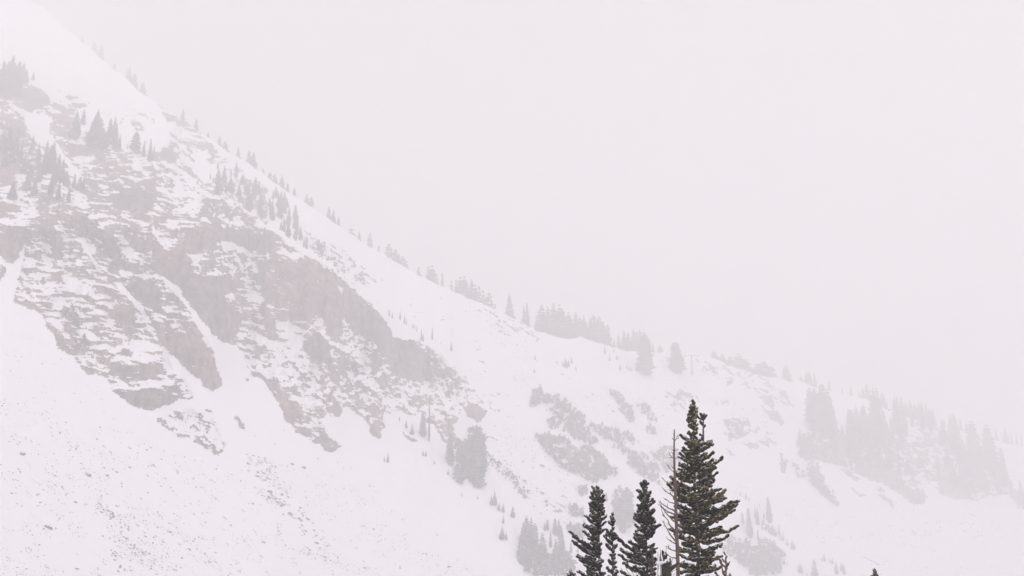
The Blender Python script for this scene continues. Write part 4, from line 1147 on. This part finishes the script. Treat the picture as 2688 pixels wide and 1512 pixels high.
near_fir('fir_tree', 'tall olive green fir with a bare second leader beside the dead snag', 12.0, 1820, 1056,
         [(1056, 3, 3), (1075, 10, 9), (1100, 15, 10), (1130, 17, 9), (1160, 20, 14), (1175, 38, 36), (1200, 38, 56), (1225, 34, 66), (1255, 44, 80), (1275, 50, 84), (1300, 56, 86), (1330, 64, 98), (1352, 66, 118),
          (1375, 60, 92), (1400, 62, 80), (1415, 64, 90), (1440, 58, 74), (1470, 52, 62), (1512, 46, 58), (1640, 60, 70)],
         (M_OLIVE, M_BARK), spacing=11.5, per=5, base_rad=.018, r_shoot=.0140, seed=5, incl=(40, 4),
         leader=(1846, 1093, 1195, M_DARK, .014, [(.99, -.25, 5, 1), (.97, .5, 9, 1.2), (.97, -.8, 12, .9), (.93, .9, 13, 1.0), (.82, -.9, 12, .9), (.78, .8, 8, .7), (.62, -.9, 9, .1), (.55, -.7, 6, .9), (.93, -.9, 18, .25)]))
near_fir('fir_tree', 'slim dark fir with a second top, its bare trunk showing on one side', 12.4, 1569, 1282,
         [(1282, 3, 3), (1300, 16, 16), (1320, 22, 22), (1350, 30, 18), (1375, 26, 20), (1388, 46, 22), (1410, 36, 16), (1430, 46, 8), (1455, 72, 8), (1475, 66, 14), (1512, 50, 24), (1640, 60, 40)],
         (M_DARK, M_BARK), spacing=11.0, per=4, base_rad=.022, seed=9, incl=(46, 4), r_shoot=.014,
         leader=(1557, 1279, 1330, M_RUST, .006, [(.95, -.6, 6, .8), (.85, .7, 6, .8), (.7, -.8, 8, .6)]),
         skip=lambda row, cx: .75 if (cx > .2 and row > 1385) else 0)
near_fir('fir_tree', 'thin young fir between the two dark firs', 12.9, 1606, 1353,
         [(1353, 3, 3), (1375, 10, 16), (1395, 13, 8), (1420, 24, 16), (1440, 22, 10), (1460, 10, 12), (1485, 14, 12), (1512, 22, 24), (1640, 30, 30)],
         (M_DARK, M_BARK), spacing=15, per=2, base_rad=.022, seed=13, incl=(48, 18), r_shoot=.0145)
near_fir('fir_tree', 'dark bushy fir with a blunt cluster of tops beside the bare shrub', 12.2, 1692, 1270,
         [(1270, 10, 8), (1285, 14, 10), (1300, 20, 14), (1335, 24, 26), (1360, 24, 24), (1378, 38, 34), (1400, 36, 42), (1425, 44, 36), (1440, 74, 24), (1460, 78, 20), (1490, 66, 22), (1512, 64, 26), (1640, 70, 50)],
         (M_DARK, M_BARK), spacing=11.0, per=4, base_rad=.020, seed=21, incl=(48, 4), r_shoot=.014,
         leader=(1698, 1269, 1300, M_DARK, .006, [(.9, .7, 6, .8), (.8, -.8, 8, .7)]))
near_fir('fir_sapling', 'reddish twiggy fir sapling beside the foot of the tall fir', 11.6, 1905, 1462,
         [(1462, 4, 3), (1475, 16, 10), (1490, 22, 18), (1512, 34, 12), (1600, 40, 30)], (M_RUST, M_GREY), spacing=20, per=2, base_rad=.010, seed=33, incl=(50, 20), r_shoot=.0075, bottom=1600)
near_fir('fir_sapling', 'small reddish fir tip rising alone below the far snow slope', 11.8, 2296, 1497,
         [(1497, 3, 3), (1512, 12, 8), (1600, 24, 24)], (M_RUST, M_GREY), spacing=12, per=3, base_rad=.014, seed=34, incl=(55, 25), r_shoot=.011, bottom=1600)
near_fir('fir_sapling', 'low fir crown tip at the foot of the slim dark fir', 12.1, 1500, 1506,
         [(1506, 4, 4), (1520, 14, 14), (1600, 24, 24)], (M_DARK, M_BARK), spacing=12, per=3, base_rad=.014, seed=36, incl=(55, 25), r_shoot=.013, bottom=1600)
rng = np.random.default_rng(3)

def dead_snag():
    d = 11.6; k = d / FPX
    T_ = near_point(1770, 1128, d); F_ = near_point(1763, 1640, d)
    gz = float(ground_z(F_[0], F_[1]))
    org = np.array([F_[0], F_[1], gz])
    ro = empty('dead_tree', tuple(org))
    q = np.linspace(0, 1, 30)[:, None]
    P = np.array([F_[0], F_[1], gz - .3]) * (1 - q) + T_ * q
    bend = np.interp(P[:, 2], [near_point(1763, r_, d)[2] for r_ in (1512, 1400, 1300, 1200, 1128)], [0, .0, .006, .010, 0])
    P[:, 0] -= bend
    P[1:-1, :2] += rng.normal(0, .0025, (28, 2))
    mb = MB(); rad = np.interp(P[:, 2], [gz, F_[2], near_point(0, 1300, d)[2], T_[2]], [.07, .022, .016, .0060])
    tube(mb, P - org, rad, 10, .07)
    link('trunk', mb.mesh('trunk', M_GREY, True), ro)
    def ax(row):
        z = near_point(1765, row, d)[2]
        return np.array([np.interp(z, P[:, 2], P[:, e]) for e in range(3)])
    # (row, side reach, rise) in pixels, then how it curls
    for row, dx, dy, curl, twigs in [(1158, 9, 10, .5, 1), (1156, -6, 6, .3, 0), (1141, -4, 2, .1, 0), (1182, 14, 3, .2, 0), (1184, -5, 4, .2, 0), (1205, 12, 7, .1, 0), (1203, -12, 8, .5, 1), (1195, -6, 8, .3, 0), (1238, 9, 4, .2, 1), (1239, -16, 10, .25, 2), (1232, -8, 9, .2, 0),
                                     (1253, -10, 0, .1, 0), (1254, 7, 1, .1, 0), (1275, -32, 18, .1, 2), (1274, 26, 14, .2, 2), (1290, -20, 5, .1, 1), (1306, -36, 26, .05, 2), (1316, 14, 2, .1, 1), (1322, -30, 12, .1, 1), (1345, -50, 34, .0, 3), (1352, -45, 30, .05, 3),
                                     (1372, -46, 52, .05, 3), (1398, -38, 58, .1, 2), (1425, -42, 70, -.1, 3), (1430, -26, 20, .1, 2), (1448, -30, 14, .1, 2), (1380, 16, 8, .1, 1), (1465, -34, 10, .2, 2), (1490, -28, 14, .2, 1), (1480, 16, 8, .1, 1), (1540, -36, 10, .1, 1), (1570, 30, 10, .1, 1)]:
        A = ax(row)
        ln = math.hypot(dx, dy) * k
        v = np.array([dx * k, rng.uniform(-.6, .6) * abs(dx) * k, dy * k]); v /= np.linalg.norm(v)
        Q = bez(A, v, ln * 1.05, .10, curl, 6, .02)
        mb = MB(); w0 = min(.010, .004 + ln * .028)
        tube(mb, Q - org, np.linspace(w0, .0022, 6), 5, .1)
        b = link('branch', mb.mesh('branch', M_GREY), ro)
        if twigs:
            for t_ in range(twigs * 2):
                tw = MB()
                s = rng.uniform(.35, .9)
                c = np.array([np.interp(s * 5, np.arange(6), Q[:, e]) for e in range(3)])
                vv = v * .7 + rng.normal(0, .5, 3); vv /= np.linalg.norm(vv)
                tube(tw, bez(c, vv, rng.uniform(.015, .05), .0, .2, 4, .05) - org, [.0035, .003, .0025, .002], 4)
                link('twig', tw.mesh('twig', M_GREY), b)
    tag(ro, 'bare grey dead snag with broken side branches beside the tall fir', 'tree')
dead_snag()

def bare_shrub():
    d = 11.9
    F_ = near_point(1727, 1600, d); gz = float(ground_z(F_[0], F_[1])); org = np.array([F_[0], F_[1], gz])
    ro = empty('bare_shrub', tuple(org))
    for i, (pxa, pya, pxb, pyb) in enumerate([(1722, 1600, 1705, 1450), (1724, 1600, 1716, 1446), (1726, 1600, 1722, 1448), (1728, 1600, 1728, 1450), (1730, 1600, 1737, 1446), (1734, 1600, 1750, 1440), (1718, 1600, 1690, 1470),
                                              (1716, 1600, 1655, 1492), (1720, 1600, 1632, 1480), (1736, 1600, 1768, 1480), (1712, 1600, 1700, 1462), (1732, 1600, 1744, 1462), (1714, 1600, 1672, 1496)]):
        dd = d + rng.uniform(-.15, .15)
        A = np.array([org[0] + rng.uniform(-.05, .05), org[1] + rng.uniform(-.05, .05), gz - .05]); M_ = near_point(pxa, pya - 60, dd); B = near_point(pxb, pyb, dd)
        s = np.linspace(0, 1, 9)[:, None]
        Q = A * (1 - s) ** 2 + M_ * 2 * s * (1 - s) + B * s ** 2
        Q[1:] += np.cumsum(rng.normal(0, .008, (8, 3)), 0)
        mb = MB(); tube(mb, Q - org, np.linspace(.0065, .0022, 9), 5, .1)
        b = link('stem', mb.mesh('stem', M_GREY), ro)
        for j in range(9):
            tw = MB()
            u = rng.uniform(.6, .97)
            c = np.array([np.interp(u * 8, np.arange(9), Q[:, e]) for e in range(3)])
            v = (B - M_) / np.linalg.norm(B - M_) + rng.normal(0, .55, 3); v /= np.linalg.norm(v)
            tube(tw, bez(c, v, rng.uniform(.04, .13), 0, .25, 5, .04) - org, [.0032, .003, .0026, .0022, .0018], 4)
            link('twig', tw.mesh('twig', M_GREY), b)
    tag(ro, 'leafless shrub of thin upright twigs between the bushy fir and the stump', 'shrub')
bare_shrub()

def stump():
    d = 11.3
    T_ = near_point(1752, 1478, d); F_ = near_point(1752, 1600, d); gz = float(ground_z(F_[0], F_[1])); org = np.array([F_[0], F_[1], gz])
    ro = empty('tree_stump', tuple(org))
    h = T_[2] - gz
    mb = MB(); zs = np.linspace(-.2, h, 14)
    tube(mb, np.stack([.01 * np.sin(zs * 3), zs * 0, zs], 1), np.interp(zs, [-.2, 0, h], [.13, .10, .048]), 12, .10)
    link('trunk', mb.mesh('trunk', M_STUMP), ro)
    mb = MB()                                      # broken rim
    for k in range(9):
        a = 6.283 * k / 9; r0 = .042
        c = np.array([r0 * math.cos(a), r0 * math.sin(a), h - .01])
        tube(mb, [c, c + np.array([.012 * math.cos(a), .012 * math.sin(a), .02 + .05 * rng.random()])], [.016, .004], 5, .2)
    tube(mb, [(.03, 0, h - .07), (.085, .0, h - .03), (.125, .01, h + .005)], [.022, .018, .006], 6, .2)
    link('broken_rim', mb.mesh('broken_rim', M_STUMP), ro)
    bm = bmesh.new(); bmesh.ops.create_icosphere(bm, subdivisions=3, radius=1)
    from mathutils import noise as mn
    for v in bm.verts:
        dd = v.co.normalized()
        kk = 1 + .35 * mn.noise(dd * 2.0) + .12 * mn.noise(dd * 5)
        v.co = Vector((dd.x * .066 * kk - .012, dd.y * .055 * kk, h + .012 + dd.z * .024 * kk + .012 * dd.x))
    me_ = bpy.data.meshes.new('snow_cap'); bm.to_mesh(me_); bm.free(); me_.materials.append(M_SNOW)
    me_.polygons.foreach_set('use_smooth', np.ones(len(me_.polygons), bool))
    link('snow_cap', me_, ro)
    nd = MB()                                      # a tuft of needles growing up through the cap
    for k in range(8):
        v = np.array([rng.uniform(-.6, .4), rng.uniform(-.5, .5), 1.2]); v /= np.linalg.norm(v)
        shoot(nd, bez(np.array([-.005, 0, h + .02]), v, rng.uniform(.05, .10), 0, .1, 4, .05), .011)
    link('sprig', nd.mesh('sprig', M_DARK), ro)
    tag(ro, 'short broken stump with a snow cap and a sprig of needles', 'stump')
stump()

# ---------------------------------------------------------------- the fog
def haze():
    z1 = float(GZ.max()) + 12
    z0 = min(float(gco[:, 2].min()), float(GZ.min())) - 1
    e = 1540.0
    bm = bmesh.new()
    bmesh.ops.create_cube(bm, size=1)
    for v in bm.verts:
        v.co = Vector((v.co.x * 2 * e, v.co.y * 2 * e, z0 if v.co.z < 0 else z1))
    hm = bpy.data.meshes.new('haze'); bm.to_mesh(hm); bm.free()
    m = bpy.data.materials.new('haze'); m.use_nodes = True
    n = m.node_tree; n.nodes.clear()
    out = n.nodes.new('ShaderNodeOutputMaterial')
    p = n.nodes.new('ShaderNodeVolumePrincipled')
    p.inputs['Color'].default_value = (.99, .985, .99, 1)
    p.inputs['Density'].default_value = HAZE_DENSITY
    p.inputs['Anisotropy'].default_value = HAZE_G
    n.links.new(p.outputs[0], out.inputs['Volume'])
    hm.materials.append(m)
    return tag(link('haze', hm), 'thick pale fog filling the whole valley', 'fog', None, 'stuff')
haze()
print('TRIS', sum(len(m.polygons) for m in bpy.data.meshes))
print('RANGE', R[0].min(), R[0].max(), 'crest', RC[60], RC[NU // 2], RC[-50], 'zmax', GZ.max(), 'zmin', GZ.min())
